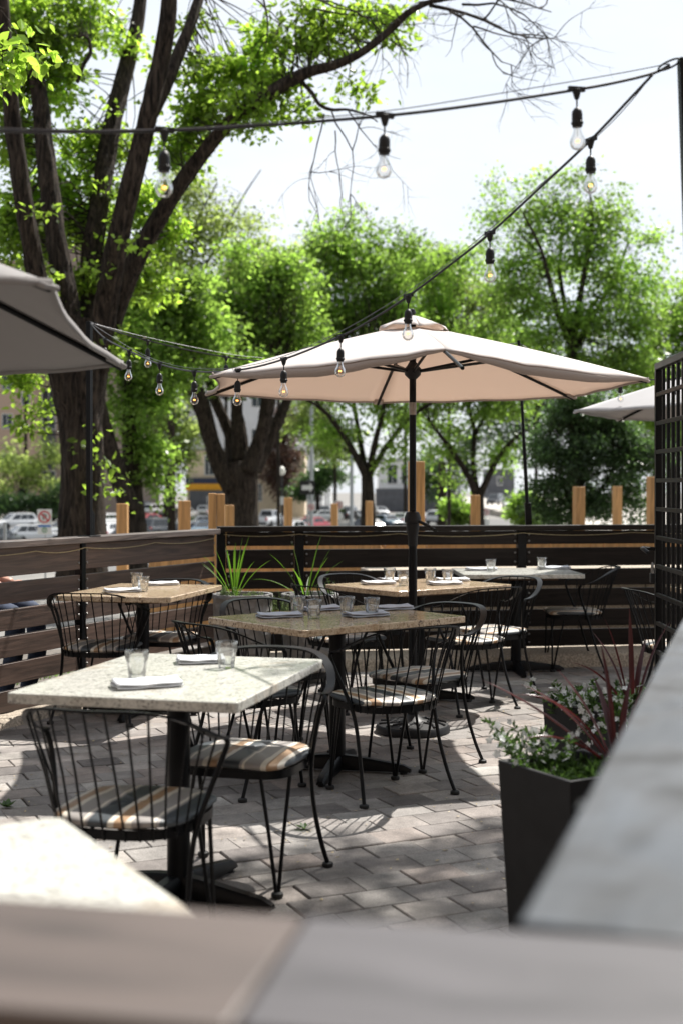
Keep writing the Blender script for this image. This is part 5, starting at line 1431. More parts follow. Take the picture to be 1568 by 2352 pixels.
def tree(name, label, Y0, trunk, limbs, blobs, leaf, bark, n_leaf, lsize, seed, group=None, clump=None, spread=None, limb_name='limb', cat='tree', per=28, branch=True, shell=0.35, aspect=0.55, droop=0.25, fold=False, lumpn=9, lumpr=(0.30, 0.52), flat=0.62, relief=False):
    """blobs: (x, y, rx, ry, weight[, depth offset]) in photo px; trunk/limbs: lists of (x, y, width, depth offset)"""
    q = random.Random(seed); g = np.random.RandomState(seed)
    b0 = P(trunk[0][0], trunk[0][1], Y0); zb = terrain_z(Y0)
    base = Vector((b0.x, Y0, zb - 0.05))
    root = empty(name, base, 0, label, cat, group)
    first_ = P(trunk[0][0], trunk[0][1], Y0)
    path = list(trunk)
    if first_.z > zb + 0.3:
        yg = HY + (CAMZ - zb + 0.1) * FPX / Y0
        path = [(trunk[0][0], yg, trunk[0][2] * 1.35, 0), (trunk[0][0], (yg * .6 + trunk[0][1] * .4), trunk[0][2] * 1.08, 0)] + path
    m, pts, rad = limb_mesh(path, Y0, base, q, 26, 0.03, 6, relief)
    m.build('trunk', bark, root, angle=180)
    nodes = [(p, r) for p, r in zip(pts[len(pts) // 2:], rad[len(pts) // 2:])]
    for lb in limbs:
        m, p_, r_ = limb_mesh(lb, Y0, base, q, 18, 0.03, 5, relief and max(p_[2] for p_ in lb) > 20)
        m.build(limb_name, bark, root, angle=180)
        nodes += [(p, r) for p, r in zip(p_[2:], r_[2:])]
    if not limbs:
        zt_ = max(n_[0].z for n_ in nodes); nodes = [n_ for n_ in nodes if n_[0].z > 0.6 * zt_]
    NP_ = np.array([tuple(n_[0]) for n_ in nodes])
    tot = sum(b[4] * b[2] * b[3] for b in blobs)
    bm = MB(); P_ = []; D_ = []
    for b in blobs:
        x, y, rx, ry, wt = b[:5]; dy = b[5] if len(b) > 5 else 0
        Yb = Y0 + dy; k = Yb / FPX
        c = np.array(tuple(P(x, y, Yb) - base)); R3 = np.array([rx * k, (spread or (rx + ry) / 2 * k * 1.0), ry * k])
        nl = int(n_leaf * wt * rx * ry / tot); nc = max(2, nl // per)
        cs = clump or 0.16 * (rx + ry) * k / 2 + 0.12
        last = None
        K = max(3, min(lumpn, nc // 3)); lumps = []
        for _ in range(K):
            u = g.normal(size=3); u /= np.linalg.norm(u)
            lumps.append((c + u * R3 * g.uniform(0.25, 1.02), R3 * g.uniform(*lumpr) * np.array([1.2, 1.2, flat])))
        for i in range(nc):
            lc, lr = lumps[g.randint(K)]
            u = g.normal(size=3); u /= np.linalg.norm(u); rr = (shell + (1 - shell) * g.uniform() ** 0.7)
            az_ = math.atan2(u[1] + .3 * u[2], u[0]); lob = 1 + 0.22 * math.sin(3 * az_ + x) + 0.16 * math.sin(5 * az_ + 2.1 * y) + (g.uniform(0, .45) if g.uniform() < .16 else 0)
            t = lc + u * lr * rr * lob
            if branch and (i % 3 == 0 or last is None):
                d2 = np.sum((NP_ - t) ** 2, 1); j = int(np.argsort(d2)[min(len(d2) - 1, g.randint(0, 14))]); a = Vector(NP_[j]); e = Vector(t)
                L = (e - a).length; mid = (a + e) / 2 + Vector(g.normal(0, 0.10 * L, 3)); mid.z += 0.05 * L
                r0 = min(nodes[j][1] * 0.3, 0.007 * L + 0.004)
                pp = smooth_path([a, a.lerp(mid, .6) + Vector(g.normal(0, .03 * L, 3)), mid.lerp(e, .5) + Vector(g.normal(0, .04 * L, 3)), e], 2)
                bm.tube(pp, [max(0.003, r0 * (1 - 0.85 * ii / (len(pp) - 1))) for ii in range(len(pp))], 5, False)
                last = (a, e, pp)
            k_ = max(4, int(per * g.uniform(0.5, 1.5)))
            # leaves strung along a small spray, layered outwards
            ax = g.normal(size=3) * np.array([1, 1, 0.45]); ax /= np.linalg.norm(ax)
            s = g.uniform(-1, 1, k_)
            off = g.normal(0, 1, (k_, 3)) * cs * np.array([0.55, 0.55, 0.32]) + ax[None, :] * (s * cs * 1.1)[:, None]
            pos = t + off
            dd = off / cs * 0.6 + g.normal(0, 0.7, (k_, 3)); dd[:, 2] -= droop
            P_.append(pos); D_.append(dd)
    bm.build('branching', bark, root, angle=180) if bm.v else None
    P_ = np.concatenate(P_); D_ = np.concatenate(D_); D_ /= np.linalg.norm(D_, axis=1)[:, None]
    n = len(P_)
    # leaf planes: normals biased upward
    Nn = g.normal(0, 0.75, (n, 3)); Nn[:, 2] += 0.8
    s = np.cross(D_, Nn); s /= np.maximum(1e-6, np.linalg.norm(s, axis=1))[:, None]
    L = (lsize * g.uniform(0.5, 1.35, n))[:, None]
    if fold:
        v, fc = leaf_fold(P_, D_, s, np.cross(s, D_), L, aspect)
        link('crown', np_mesh('crown', v, fc, 4), leaf, root)
    else:
        v = np.stack([P_, P_ + D_ * L * .42 + s * L * aspect / 2, P_ + D_ * L, P_ + D_ * L * .42 - s * L * aspect / 2], 1).reshape(-1, 3)
        link('crown', np_mesh('crown', v, np.arange(n * 4), 4), leaf, root)
    return root, base, nodes

# --- the big elm at left
E_tr = [(189, 1232, 112, 0), (190, 1130, 95, 0), (190, 1050, 97, 0), (186, 960, 100, 0), (182, 900, 118, 0), (186, 840, 128, 0), (196, 780, 122, 0.0), (205, 735, 100, 0)]
E_lb = [[(160, 930, 52.8, -0.1), (138, 850, 54.6, -0.2), (112, 740, 47.5, -0.3), (78, 600, 44.0, -0.5), (52, 440, 40.5, -0.7), (32, 300, 37.0, -0.8), (18, 150, 33.4, -1), (8, 20, 29.9, -1.1), (4, -100, 26.4, -1.2)],
    [(182, 860, 58.1, 0.1), (165, 760, 54.6, 0.2), (138, 600, 48.4, 0.3), (118, 460, 44.0, 0.4), (104, 340, 40.5, 0.5), (88, 200, 35.2, 0.6), (60, 110, 29.9, 0.7), (20, 10, 26.4, 0.8), (0, -60, 24.6, 0.9)],
    [(200, 830, 52.8, 0.5), (205, 700, 51.0, 0.9), (214, 560, 47.5, 1.2), (238, 410, 44.0, 1.6), (262, 270, 40.5, 1.9), (292, 150, 35.2, 2.2), (318, 40, 29.9, 2.4), (330, -80, 26.4, 2.5)],
    [(222, 850, 61.6, -0.1), (238, 740, 54.6, -0.3), (262, 600, 49.3, -0.5), (290, 470, 45.8, -0.7), (322, 340, 44.0, -0.8), (348, 230, 41.4, -0.9), (372, 130, 37.8, -0.9), (388, 20, 35.2, -1), (396, -100, 31.7, -1)],
    [(352, 260, 28.2, -0.8), (384, 190, 29.0, -0.6), (412, 120, 27.3, -0.4), (440, 50, 24.6, -0.2), (462, -20, 22.9, 0), (480, -90, 21.1, 0.2)],
    [(232, 820, 51.0, 0.2), (262, 720, 47.5, 0.2), (312, 600, 42.2, 0.1), (360, 510, 38.7, 0), (412, 430, 37.0, -0.1), (458, 362, 33.4, -0.2), (505, 305, 31.7, -0.3), (556, 258, 29.9, -0.3), (610, 222, 29.9, -0.4), (660, 190, 29.9, -0.4), (710, 164, 25.5, -0.5), (770, 148, 22.0, -0.5), (830, 120, 19.4, -0.6), (890, 74, 17.6, -0.6), (936, 30, 15.0, -0.7), (985, 5, 11.4, -0.7), (1040, -12, 8.8, -0.7)],
    [(690, 186, 10.6, -0.4), (716, 212, 9.7, -0.5), (734, 240, 8.8, -0.6), (762, 252, 7.9, -0.7), (800, 252, 6.2, -0.8), (846, 266, 4.4, -0.9), (866, 280, 2.6, -1)],
    [(178, 190, 7.9, 0.4), (192, 150, 8.8, 0.4), (208, 122, 8.8, 0.4), (205, 92, 7.0, 0.4), (190, 80, 5.3, 0.4)]]
E_bl = [(60, 60, 95, 80, 1.1, .6), (170, 40, 70, 70, 1.0, 1.0), (30, 200, 70, 90, .8, .9), (140, 200, 70, 80, .8, 1.4), (250, 60, 40, 60, .4, 2.4), (45, 330, 70, 80, .7, 1.2), (120, 420, 70, 90, .8, 1.8), (200, 340, 70, 70, .9, 2.2), (80, 560, 60, 90, .7, 1.4),
        (20, 520, 60, 110, .8, 1.2), (200, 500, 80, 90, .9, 2.0), (270, 620, 70, 80, .7, 1.6), (330, 450, 50, 80, .7, 1.4), (300, 110, 45, 50, .35, 2.2), (270, 330, 50, 60, .5, 2.4), (420, 340, 60, 70, .8, .7), (400, 520, 60, 70, .7, 1.2), (340, 660, 55, 60, .7, .9),
        (470, 250, 60, 70, .9, .4), (540, 180, 80, 60, .8, .5), (600, 130, 70, 60, .65, .4), (560, 260, 70, 50, .6, -.3), (650, 190, 60, 45, .45), (690, 90, 75, 60, .4), (760, 80, 75, 60, .36), (820, 40, 85, 50, .38), (880, 60, 65, 45, .32), (730, 25, 80, 45, .32), (930, 35, 45, 30, .3), (590, 55, 30, 20, .1),
        (800, 215, 45, 28, .35), (690, 250, 60, 35, .3), (640, 260, 50, 30, .3), (440, 60, 30, 40, .3), (380, 180, 30, 50, .3), (470, 160, 40, 50, .4), (120, 700, 50, 60, .5, .5), (180, 640, 50, 60, .45, .8), (250, 780, 45, 45, .35), (60, 660, 50, 60, .6), (40, 860, 60, 55, .75, 1), (75, 960, 45, 50, .45, 1), (130, 800, 40, 40, .25), (200, 1000, 22, 18, .07, -.8), (248, 1076, 24, 18, .15, -.5), (268, 1136, 22, 16, .14, -.5),
        (210, 620, 30, 30, .12, -.9), (300, 560, 24, 24, .1, -1.1), (110, 480, 26, 26, .12, -1.0), (250, 240, 22, 30, .1, -.2)]
el, eb, en = tree('elm_tree', 'big multi stemmed elm at left with thick furrowed trunk, behind the left fence', 18.0, E_tr, E_lb, E_bl, M_leaf_elm, M_bark, 31000, 0.105, 3, clump=0.19, per=15, aspect=0.58, fold=True, relief=True, lumpn=26, lumpr=(0.16, 0.36))
q = random.Random(8); tw = MB(); tips = []
for (x, y, dx, dz, L, r) in ((960, 8, .95, .1, 2.2, .030), (985, 12, .9, -.25, 1.9, .028), (1000, 2, .95, .3, 1.9, .026), (1030, 25, .85, -.35, 1.5, .02), (1060, 10, .9, .1, 1.6, .02), (1085, 60, .8, -.4, 1.1, .015), (900, 70, .5, -.7, .9, .012), (760, 250, .3, -.9, 1.5, .016), (745, 262, .1, -1, 1.6, .014), (800, 255, .4, -.8, 1.0, .012),
                            (770, 300, 0, -1, 1.0, .010), (606, 0, .2, -.95, .8, .016), (580, -10, .7, -.5, 1.0, .014), (640, -20, .9, -.1, 2.0, .02), (720, 20, .8, .1, 1.6, .016), (1110, 40, .8, -.2, 1.3, .014)):
    twig(tw, P(x, y, 17.5) - eb, Vector((dx, q.uniform(-.3, .3), dz)), L, r, q, 3, tips, 7, 0.03, 0.38)
tw.build('bare_twigs', M_bark_dark, el, angle=180)

# --- mid distance trees
T = tree
T('street_tree', 'tree with two dark trunks right of the elm, one leaning, leaves hanging in curtains', 33,
  [(312, 1222, 52, 0), (304, 1120, 45, 0), (303, 1000, 40, 0), (300, 900, 38, 0), (282, 800, 30, .3), (262, 700, 24, .5)],
  [[(300, 1170, 46, -.4), (272, 1090, 42, -.6), (248, 1010, 36, -.9), (232, 930, 26, -1.2), (225, 860, 18, -1.4)], [(300, 930, 20, 0), (330, 840, 18, .3), (380, 740, 14, .6), (420, 640, 9, 1)]],
  [(330, 900, 60, 110, 1.0), (345, 1040, 45, 90, 1.0), (390, 800, 80, 90, 1), (340, 700, 90, 80, .9), (430, 690, 80, 80, .9), (270, 820, 60, 70, .7), (360, 1120, 30, 45, .6), (255, 960, 25, 60, .3), (470, 780, 60, 60, .8)], M_leaf_mid, M_bark_dark, 22000, 0.15, 11, 'trees beyond the car park', clump=0.34)
T('ash_tree', 'thin airy tree with grey bare upper twigs between the elm and the middle trees', 44,
  [(395, 900, 16, 0), (410, 790, 14, 0), (430, 690, 11, 0), (460, 600, 8, 0)],
  [[(410, 800, 10, 0), (480, 690, 8, .5), (545, 610, 5, 1), (600, 560, 2.5, 1)], [(430, 690, 8, 0), (500, 560, 6, .4), (560, 450, 3.5, .8), (600, 390, 2, 1)], [(440, 640, 7, 0), (450, 520, 5, 0), (500, 420, 3, 0)]],
  [(480, 500, 70, 80, .55), (430, 430, 60, 70, .6), (520, 590, 70, 50, .6), (420, 560, 60, 70, .7), (560, 510, 50, 60, .35), (380, 620, 60, 60, .6)], M_leaf_pale, M_bark, 9000, 0.15, 12, 'trees beyond the car park', clump=0.45)
T('forked_tree', 'stout tree with a thick reddish trunk forking into five heavy limbs, behind the cedar posts', 38,
  [(556, 1228, 82, 0), (556, 1170, 74, 0), (555, 1120, 78, 0), (552, 1085, 84, 0), (550, 1060, 70, 0)],
  [[(535, 1120, 50, -.2), (508, 1075, 42, -.3), (486, 1015, 36, -.4), (472, 960, 36, -.5), (452, 905, 38, -.6), (430, 850, 26, -.7)],
   [(545, 1070, 44, .2), (535, 1010, 33, .3), (515, 965, 25, .4), (496, 920, 23, .4), (480, 870, 18, .5)],
   [(552, 1060, 44, 0), (550, 1000, 36, 0), (545, 940, 26, 0), (545, 880, 26, 0), (552, 820, 22, 0)],
   [(572, 1080, 48, -.3), (594, 1020, 33, -.4), (610, 960, 31, -.5), (620, 900, 33, -.6), (628, 840, 30, -.7)],
   [(585, 1080, 34, .3), (612, 1025, 30, .5), (638, 970, 26, .6), (660, 920, 20, .8), (690, 850, 14, 1)]],
  [(520, 720, 90, 90, 1), (600, 660, 80, 80, 1), (650, 590, 40, 34, .6), (540, 590, 34, 30, .5), (450, 780, 70, 70, .9), (560, 790, 90, 60, 1), (640, 760, 70, 70, 1), (680, 660, 60, 70, .8), (420, 860, 45, 50, .7), (700, 760, 60, 60, .8), (360, 760, 50, 60, .6), (660, 850, 50, 40, .6), (590, 590, 60, 40, .5), (480, 880, 40, 30, .4), (480, 640, 50, 40, .6), (400, 700, 50, 50, .6), (560, 830, 80, 36, .8, -2.0), (600, 880, 50, 26, .5, -1.5)], M_leaf_mid, M_bark, 22000, 0.155, 13, 'trees beyond the car park', clump=0.36, relief=True)
T('maple_tree', 'dark trunked tree with spreading boughs centred left of the umbrella pole', 48,
  [(845, 1215, 34, 0), (844, 1130, 27, 0), (842, 1085, 26, 0)],
  [[(842, 1100, 18, 0), (812, 1040, 14, -.5), (775, 980, 11, -1), (740, 940, 9, -1.5), (690, 910, 6, -2)], [(840, 1090, 16, 0), (826, 1010, 12, .5), (812, 930, 10, .8), (800, 850, 8, 1), (790, 740, 5, 1)], [(846, 1090, 17, 0), (862, 1010, 13, -.4), (880, 940, 10, -.8), (890, 850, 7, -1)], [(848, 1090, 15, 0), (890, 1020, 12, .3), (940, 960, 10, .6), (1000, 920, 8, .9), (1040, 900, 5, 1)], [(830, 1050, 9, 0), (790, 1030, 7, .5), (750, 1010, 5, 1)]],
  [(790, 500, 30, 30, .7), (850, 520, 26, 30, .7), (745, 540, 26, 30, .7), (935, 560, 50, 40, .6), (985, 590, 36, 34, .6), (690, 590, 40, 36, .7), (800, 560, 85, 80, 1), (760, 640, 80, 70, .9), (850, 620, 80, 80, 1), (720, 720, 80, 70, .9), (820, 720, 110, 70, 1), (900, 680, 70, 80, .9), (760, 900, 80, 60, .9), (860, 900, 80, 60, .8), (920, 1000, 50, 50, .6), (740, 1000, 50, 50, .6), (800, 1010, 50, 60, .5), (690, 830, 70, 60, .8), (900, 860, 60, 60, .7), (880, 1060, 30, 40, .4)], M_leaf_mid, M_bark_dark, 30000, 0.17, 14, 'trees beyond the car park', clump=0.45)
T('maple_tree', 'dark forking tree between the umbrella pole and the thin light pole', 50,
  [(1094, 1200, 32, 0), (1096, 1140, 26, 0)],
  [[(1093, 1140, 17, 0), (1072, 1090, 13, -.4), (1040, 1040, 11, -.8), (1010, 1000, 8, -1.2), (980, 960, 5, -1.6)], [(1095, 1135, 15, 0), (1085, 1060, 12, .3), (1088, 990, 10, .5), (1070, 920, 8, .8), (1050, 850, 5, 1)], [(1100, 1140, 17, 0), (1125, 1085, 13, -.3), (1150, 1040, 11, -.6), (1190, 1000, 9, -1), (1230, 970, 6, -1.4)], [(1090, 1000, 8, .4), (1120, 940, 7, .6), (1150, 880, 5, .8)]],
  [(1020, 700, 80, 70, .9), (950, 620, 70, 60, .8), (1060, 900, 80, 60, .9), (1140, 920, 70, 60, .9), (1000, 950, 60, 50, .7), (1100, 780, 90, 70, .9), (1020, 1030, 50, 45, .6), (1150, 1040, 40, 50, .6), (980, 780, 80, 70, .9), (1180, 860, 60, 60, .7), (1060, 610, 60, 50, .7), (1130, 700, 60, 60, .7), (1040, 1100, 30, 30, .4)], M_leaf_mid, M_bark_dark, 26000, 0.17, 15, 'trees beyond the car park', clump=0.45)
T('tall_elm_tree', 'tallest airy tree at right, its dark stems rising behind the beige umbrella', 42,
  [(1318, 1150, 30, 0), (1318, 1000, 27, 0), (1316, 850, 25, 0), (1312, 770, 22, 0)],
  [[(1314, 800, 18, 0), (1280, 720, 14, -.4), (1262, 650, 10, -.8), (1240, 570, 7, -1), (1200, 490, 4, -1.2)], [(1312, 780, 15, 0), (1296, 700, 12, .3), (1284, 620, 9, .5), (1290, 520, 6, .6), (1270, 440, 3, .7)], [(1316, 780, 17, 0), (1330, 690, 13, -.3), (1345, 600, 9, -.5), (1360, 500, 6, -.7), (1350, 430, 3, -.8)], [(1320, 800, 14, 0), (1370, 710, 10, .5), (1410, 640, 7, .8), (1440, 560, 4, 1)]],
  [(1250, 490, 90, 60, .6), (1310, 470, 70, 60, .6), (1150, 480, 50, 40, .4), (1380, 530, 60, 70, .65), (1230, 590, 80, 70, .7), (1330, 600, 90, 80, .7), (1420, 620, 70, 70, .9), (1200, 700, 80, 70, .7), (1280, 740, 80, 70, .55), (1390, 740, 90, 80, .8), (1470, 700, 50, 80, .9), (1160, 620, 50, 50, .5), (1440, 830, 80, 70, 1), (1350, 860, 80, 60, .8), (1220, 800, 70, 60, .7), (1430, 480, 30, 40, .3), (1130, 450, 26, 40, .5), (1165, 430, 22, 30, .4), (1235, 430, 30, 30, .5), (1300, 415, 34, 26, .5), (1345, 400, 22, 22, .5), (1395, 470, 30, 40, .6), (1475, 560, 30, 40, .7), (1505, 640, 24, 40, .8), (1110, 560, 26, 36, .5)], M_leaf_mid, M_bark_dark, 30000, 0.15, 16, 'trees beyond the car park', clump=0.42, droop=0.1)
T('shade_tree', 'dense yellow green tree at the far right edge behind the lattice gate', 46,
  [(1545, 1120, 30, 0), (1545, 960, 26, 0), (1540, 860, 22, 0)],
  [[(1542, 900, 14, 0), (1510, 820, 10, 0), (1490, 760, 6, 0)], [(1542, 880, 14, 0), (1580, 780, 10, 0), (1600, 700, 6, 0)]],
  [(1540, 760, 60, 80, 1), (1600, 720, 80, 80, 1), (1500, 830, 50, 60, .9), (1570, 880, 70, 80, 1), (1490, 950, 50, 70, 1), (1550, 1020, 60, 70, 1), (1660, 820, 80, 120, .8)], M_leaf_mid, M_bark_dark, 20000, 0.16, 17, 'trees beyond the car park', clump=0.42)
T('cedar_shrub', 'tall dark green shrub mass with silvery sunlit sprays right of the thin light pole', 27,
  [(1330, 1200, 14, 0), (1335, 1100, 12, 0), (1340, 1000, 8, 0)], [[(1320, 1180, 8, 0), (1280, 1080, 6, 0), (1260, 980, 4, 0)], [(1340, 1180, 8, 0), (1400, 1090, 6, 0), (1420, 1020, 4, 0)]],
  [(1290, 960, 60, 60, 1), (1360, 960, 70, 60, 1), (1260, 1050, 55, 70, 1), (1340, 1060, 70, 70, 1), (1420, 1060, 60, 70, 1), (1270, 1150, 60, 50, 1), (1370, 1150, 80, 50, 1), (1460, 1140, 50, 60, 1), (1320, 900, 50, 40, .8), (1420, 980, 45, 45, .9), (1225, 1130, 25, 60, .6), (1490, 1040, 40, 60, .8)], M_leaf_dark, M_bark_dark, 38000, 0.083, 18, clump=0.19, cat='shrub')
T('small_tree', 'slim young tree with pale green crown beyond the parked cars', 150,
  [(384, 1190, 16, 0), (386, 1110, 13, 0), (392, 1050, 10, 0)], [[(388, 1090, 8, 0), (365, 1020, 6, 0), (350, 960, 4, 0)], [(390, 1080, 8, 0), (415, 1020, 6, 0), (430, 960, 4, 0)]],
  [(390, 1000, 60, 55, .7), (420, 1060, 40, 50, .6), (360, 1080, 30, 40, .5), (400, 940, 60, 40, .7), (440, 1000, 30, 50, .5)], M_leaf_pale, M_bark, 7000, 0.45, 19, 'trees beyond the car park', clump=1.1)
T('conifer_tree', 'rusty brown drooping conifer beside the cream building', 172,
  [(652, 1190, 9, 0), (652, 1060, 7, 0), (655, 930, 3, 0)], [[(652, 1090, 4, 0), (625, 1095, 3, 0), (612, 1110, 2, 0)], [(652, 1050, 4, 0), (680, 1060, 3, 0), (692, 1075, 2, 0)]],
  [(655, 955, 16, 30, 1), (652, 1005, 28, 30, 1), (650, 1050, 36, 28, 1), (648, 1095, 40, 28, 1), (650, 1125, 34, 18, .8)], M_leaf_rust, M_bark_dark, 6500, 0.6, 20, clump=1.2, droop=0.9, aspect=0.3)
bush = [('broad light green shrub at the far left behind the parked cars', [(40, 1080, 60, 50, 1), (100, 1060, 50, 50, 1), (20, 1130, 60, 45, 1), (95, 1120, 50, 50, 1), (130, 1040, 30, 40, .8), (10, 1060, 50, 50, 1)], 160, M_leaf_pale, 50),
        ('dark green shrub low behind the white cars at left', [(30, 1160, 60, 26, 1), (95, 1160, 50, 26, 1), (140, 1140, 30, 40, 1)], 152, M_leaf_bush, 95),
        ('round green shrub between the forked tree and the arrow sign', [(720, 1110, 30, 30, 1), (755, 1100, 34, 36, 1), (690, 1130, 24, 18, .8)], 165, M_leaf_bush, 730),
        ('small bright bush by the road right of the white parked car', [(1058, 1180, 22, 22, 1), (1040, 1165, 14, 14, .8)], 76, M_leaf_mid, 1055),
        ('dark green hedge tree behind the dark forking trees', [(1020, 1110, 50, 50, 1), (1060, 1060, 50, 50, 1), (980, 1060, 40, 50, .6)], 120, M_leaf_dark, 1030),
        ('green shrub where the pale road meets the dark shrub', [(1215, 1160, 30, 34, 1), (1190, 1185, 24, 16, .8)], 60, M_leaf_mid, 1210)]
for i, (lab, bl, Y, mt, x0) in enumerate(bush):
    T('roadside_shrub', lab, Y, [(x0, HY + 3.4 * FPX / Y, 10, 0), (x0, bl[0][1] + 20, 6, 0)], [], bl, mt, M_bark_dark, 4500, 0.0026 * Y + 0.06, 40 + i, 'shrubs around the car park', cat='shrub', clump=0.0055 * Y)
far = [('hazy distant tree filling the gap behind the elm', 165, 60, [(60, 730, 120, 90, 1), (300, 700, 90, 80, .7)], M_leaf_pale, 10000),
       ('distant tree behind the forked tree', 160, 520, [(470, 800, 90, 80, 1), (600, 760, 100, 80, 1), (540, 700, 90, 60, .8)], M_leaf_mid, 9000),
       ('distant tree behind the two maples', 160, 930, [(900, 760, 110, 90, 1), (1000, 860, 110, 80, 1), (840, 860, 80, 60, .8), (960, 980, 90, 60, .7), (920, 640, 70, 60, .6)], M_leaf_mid, 12000),
       ('distant tree behind the umbrella at right', 120, 1230, [(1180, 820, 90, 80, 1), (1280, 880, 110, 80, 1), (1400, 820, 100, 90, 1), (1200, 960, 90, 80, 1), (1140, 1000, 60, 60, .8)], M_leaf_dark, 12000),
       ('distant dark tree beyond the right lattice gate', 90, 1500, [(1500, 900, 100, 110, 1), (1430, 1000, 90, 90, 1), (1560, 1050, 90, 90, 1), (1640, 940, 80, 120, 1)], M_leaf_dark, 10000),
       ('pale leafy tree filling the canopy between the forked tree and the left maple', 62, 640, [(640, 640, 60, 50, .8), (700, 620, 50, 60, .8), (600, 590, 40, 36, .5), (690, 700, 60, 60, .8), (560, 640, 50, 50, .6)], M_leaf_pale, 9000),
       ('pale leafy tree filling the canopy between the two maples', 66, 1030, [(1000, 620, 60, 50, .8), (1070, 660, 60, 50, .8), (960, 660, 50, 60, .7), (1120, 720, 50, 60, .7), (1030, 740, 60, 50, .7)], M_leaf_pale, 9000),
       ('distant bright tree between the middle trunks', 158, 770, [(700, 960, 60, 60, .7), (760, 1030, 60, 50, .8), (700, 880, 60, 50, .7)], M_leaf_pale, 6000)]
for i, (lab, Y, x0, bl, mt, n) in enumerate(far):
    T('distant_tree', lab, Y, [(x0, HY + 3.4 * FPX / Y, 8, 0), (x0, bl[0][1] + 80, 6, 0), (x0, bl[0][1], 3, 0)], [], bl, mt, M_bark_dark, n, 0.0033 * Y, 60 + i, 'distant trees', clump=0.009 * Y)

for i, (x0, Y) in enumerate(((-330, 58), (-820, 44), (-1500, 60), (1900, 50), (2500, 62), (3300, 48))):
    T('street_tree', ['leafy street tree left of the elm, next beyond the frame', 'leafy street tree farther left along the side street', 'leafy street tree farthest left', 'leafy tree right of the lattice gate beyond the frame', 'second leafy tree right of the lattice gate', 'leafy tree farthest right along the road'][i], Y, [(x0, 1150, 26, 0), (x0, 1000, 22, 0), (x0 + 8, 860, 14, 0)], [], [(x0, 760, 150, 100, 1), (x0 - 90, 850, 90, 70, .8), (x0 + 90, 840, 90, 70, .8), (x0, 640, 100, 70, .8)], M_leaf_mid, M_bark_dark, 7000, 0.2, 90 + i, 'trees beyond the car park', clump=0.5)

# overhanging trees whose stems stand outside the frame: leaf spray upper left, shade over the right side
root_, base_, _ = T('linden_tree', 'bright out of focus leaf spray hanging in at the upper left corner', 8.5,
  [(-420, 1500, 100, 0), (-430, 900, 90, 0), (-420, 300, 80, 0), (-380, -300, 60, 0)], [[(-400, 200, 40, 0), (-250, 60, 26, -.2), (-110, 40, 14, -.3), (-10, 90, 6, -.4), (60, 120, 3, -.4)], [(-110, 40, 12, -.3), (-40, 10, 6, -.3), (10, 20, 3, -.3)]],
  [(40, 130, 65, 45, 1, -.4), (5, 170, 40, 45, 1, -.4), (15, 40, 30, 30, .5, -.3), (-60, 100, 60, 70, .8, -.4), (85, 100, 30, 25, .7, -.4)], M_leaf_elm, M_bark, 420, 0.085, 31, clump=0.085, per=7, spread=0.25, aspect=0.55, droop=0.8, fold=True)
DAPPLE = [(700, 1957, 48, 22), (870, 1960, 70, 22), (1030, 1952, 115, 24), (880, 1992, 75, 13), (1050, 2028, 90, 18), (945, 2042, 55, 13), (770, 2094, 65, 12), (640, 2008, 60, 16), (1060, 2082, 85, 16), (900, 2130, 220, 20), (1105, 1903, 40, 12), (600, 2102, 70, 12), (560, 2000, 40, 14), (500, 2110, 60, 20), (760, 2010, 40, 9), (1120, 1985, 60, 14), (680, 2140, 100, 22)]
def shade_tree():
    Y0 = 7.6; base = Vector((6.6, Y0, -0.1)); q = random.Random(77); g = np.random.RandomState(77)
    root = empty('overhanging_tree', base, 0, 'leafy tree right of the patio shading the right side paving', 'tree')
    m = MB(); m.tube([(0, 0, -.1), (0.05, 0, 1.5), (0, 0.1, 3.2), (-.2, 0, 7.0)], [.30, .24, .21, .15], 14, True, .05, q); m.build('trunk', M_bark, root, angle=180)
    bm = MB(); P_ = []
    spots = []
    for k in range(SH_N):
        gx, gy = g.uniform(0.55, 2.6), g.uniform(-0.4, 5.3)
        if gx + 0.05 * gy < 0.55: continue
        spots.append((gx, gy, 0.16, SH_L))
    for x, y, rx, ry in DAPPLE:                     # lower sprays of the crown, each with the dapple of shade it throws
        c_ = G(x, y); sx_, sy_ = rx * c_.y / FPX, ry * c_.y / (y - HY)
        nn = max(2, int(sx_ * sy_ * 165))
        for _ in range(nn): spots.append((c_.x + g.normal(0, .55) * sx_, c_.y + g.normal(0, .55) * sy_, 0.075, 34))
    for k, (gx, gy, sg_, nl) in enumerate(spots):
        z = g.uniform(6.5, 10.0)
        t = Vector((gx, gy, 0)) + SUNV * (z / SUNV.z) - base
        if k % 5 == 0:
            a = Vector((-.2, 0, 7.0)); mid = a.lerp(t, .5) + Vector((0, 0, .5)); bm.tube(smooth_path([a, mid, t], 4), [.06 * (1 - .92 * i / 8) for i in range(9)], 5, False)
        P_.append(np.array(tuple(t)) + g.normal(0, sg_, (nl, 3)))
    bm.build('branching', M_bark, root, angle=180)
    P_ = np.concatenate(P_); D_ = g.normal(size=P_.shape); D_[:, 2] -= .3
    leaf_quads('crown', P_, D_, 0.10 * g.uniform(.7, 1.2, len(P_)), 0.06, M_leaf_elm, root)
SH_X = (-0.4, 2.6); SH_Y = (-0.4, 5.0); SH_N = 170; SH_L = 60; SH_GAP = 0.2
shade_tree()
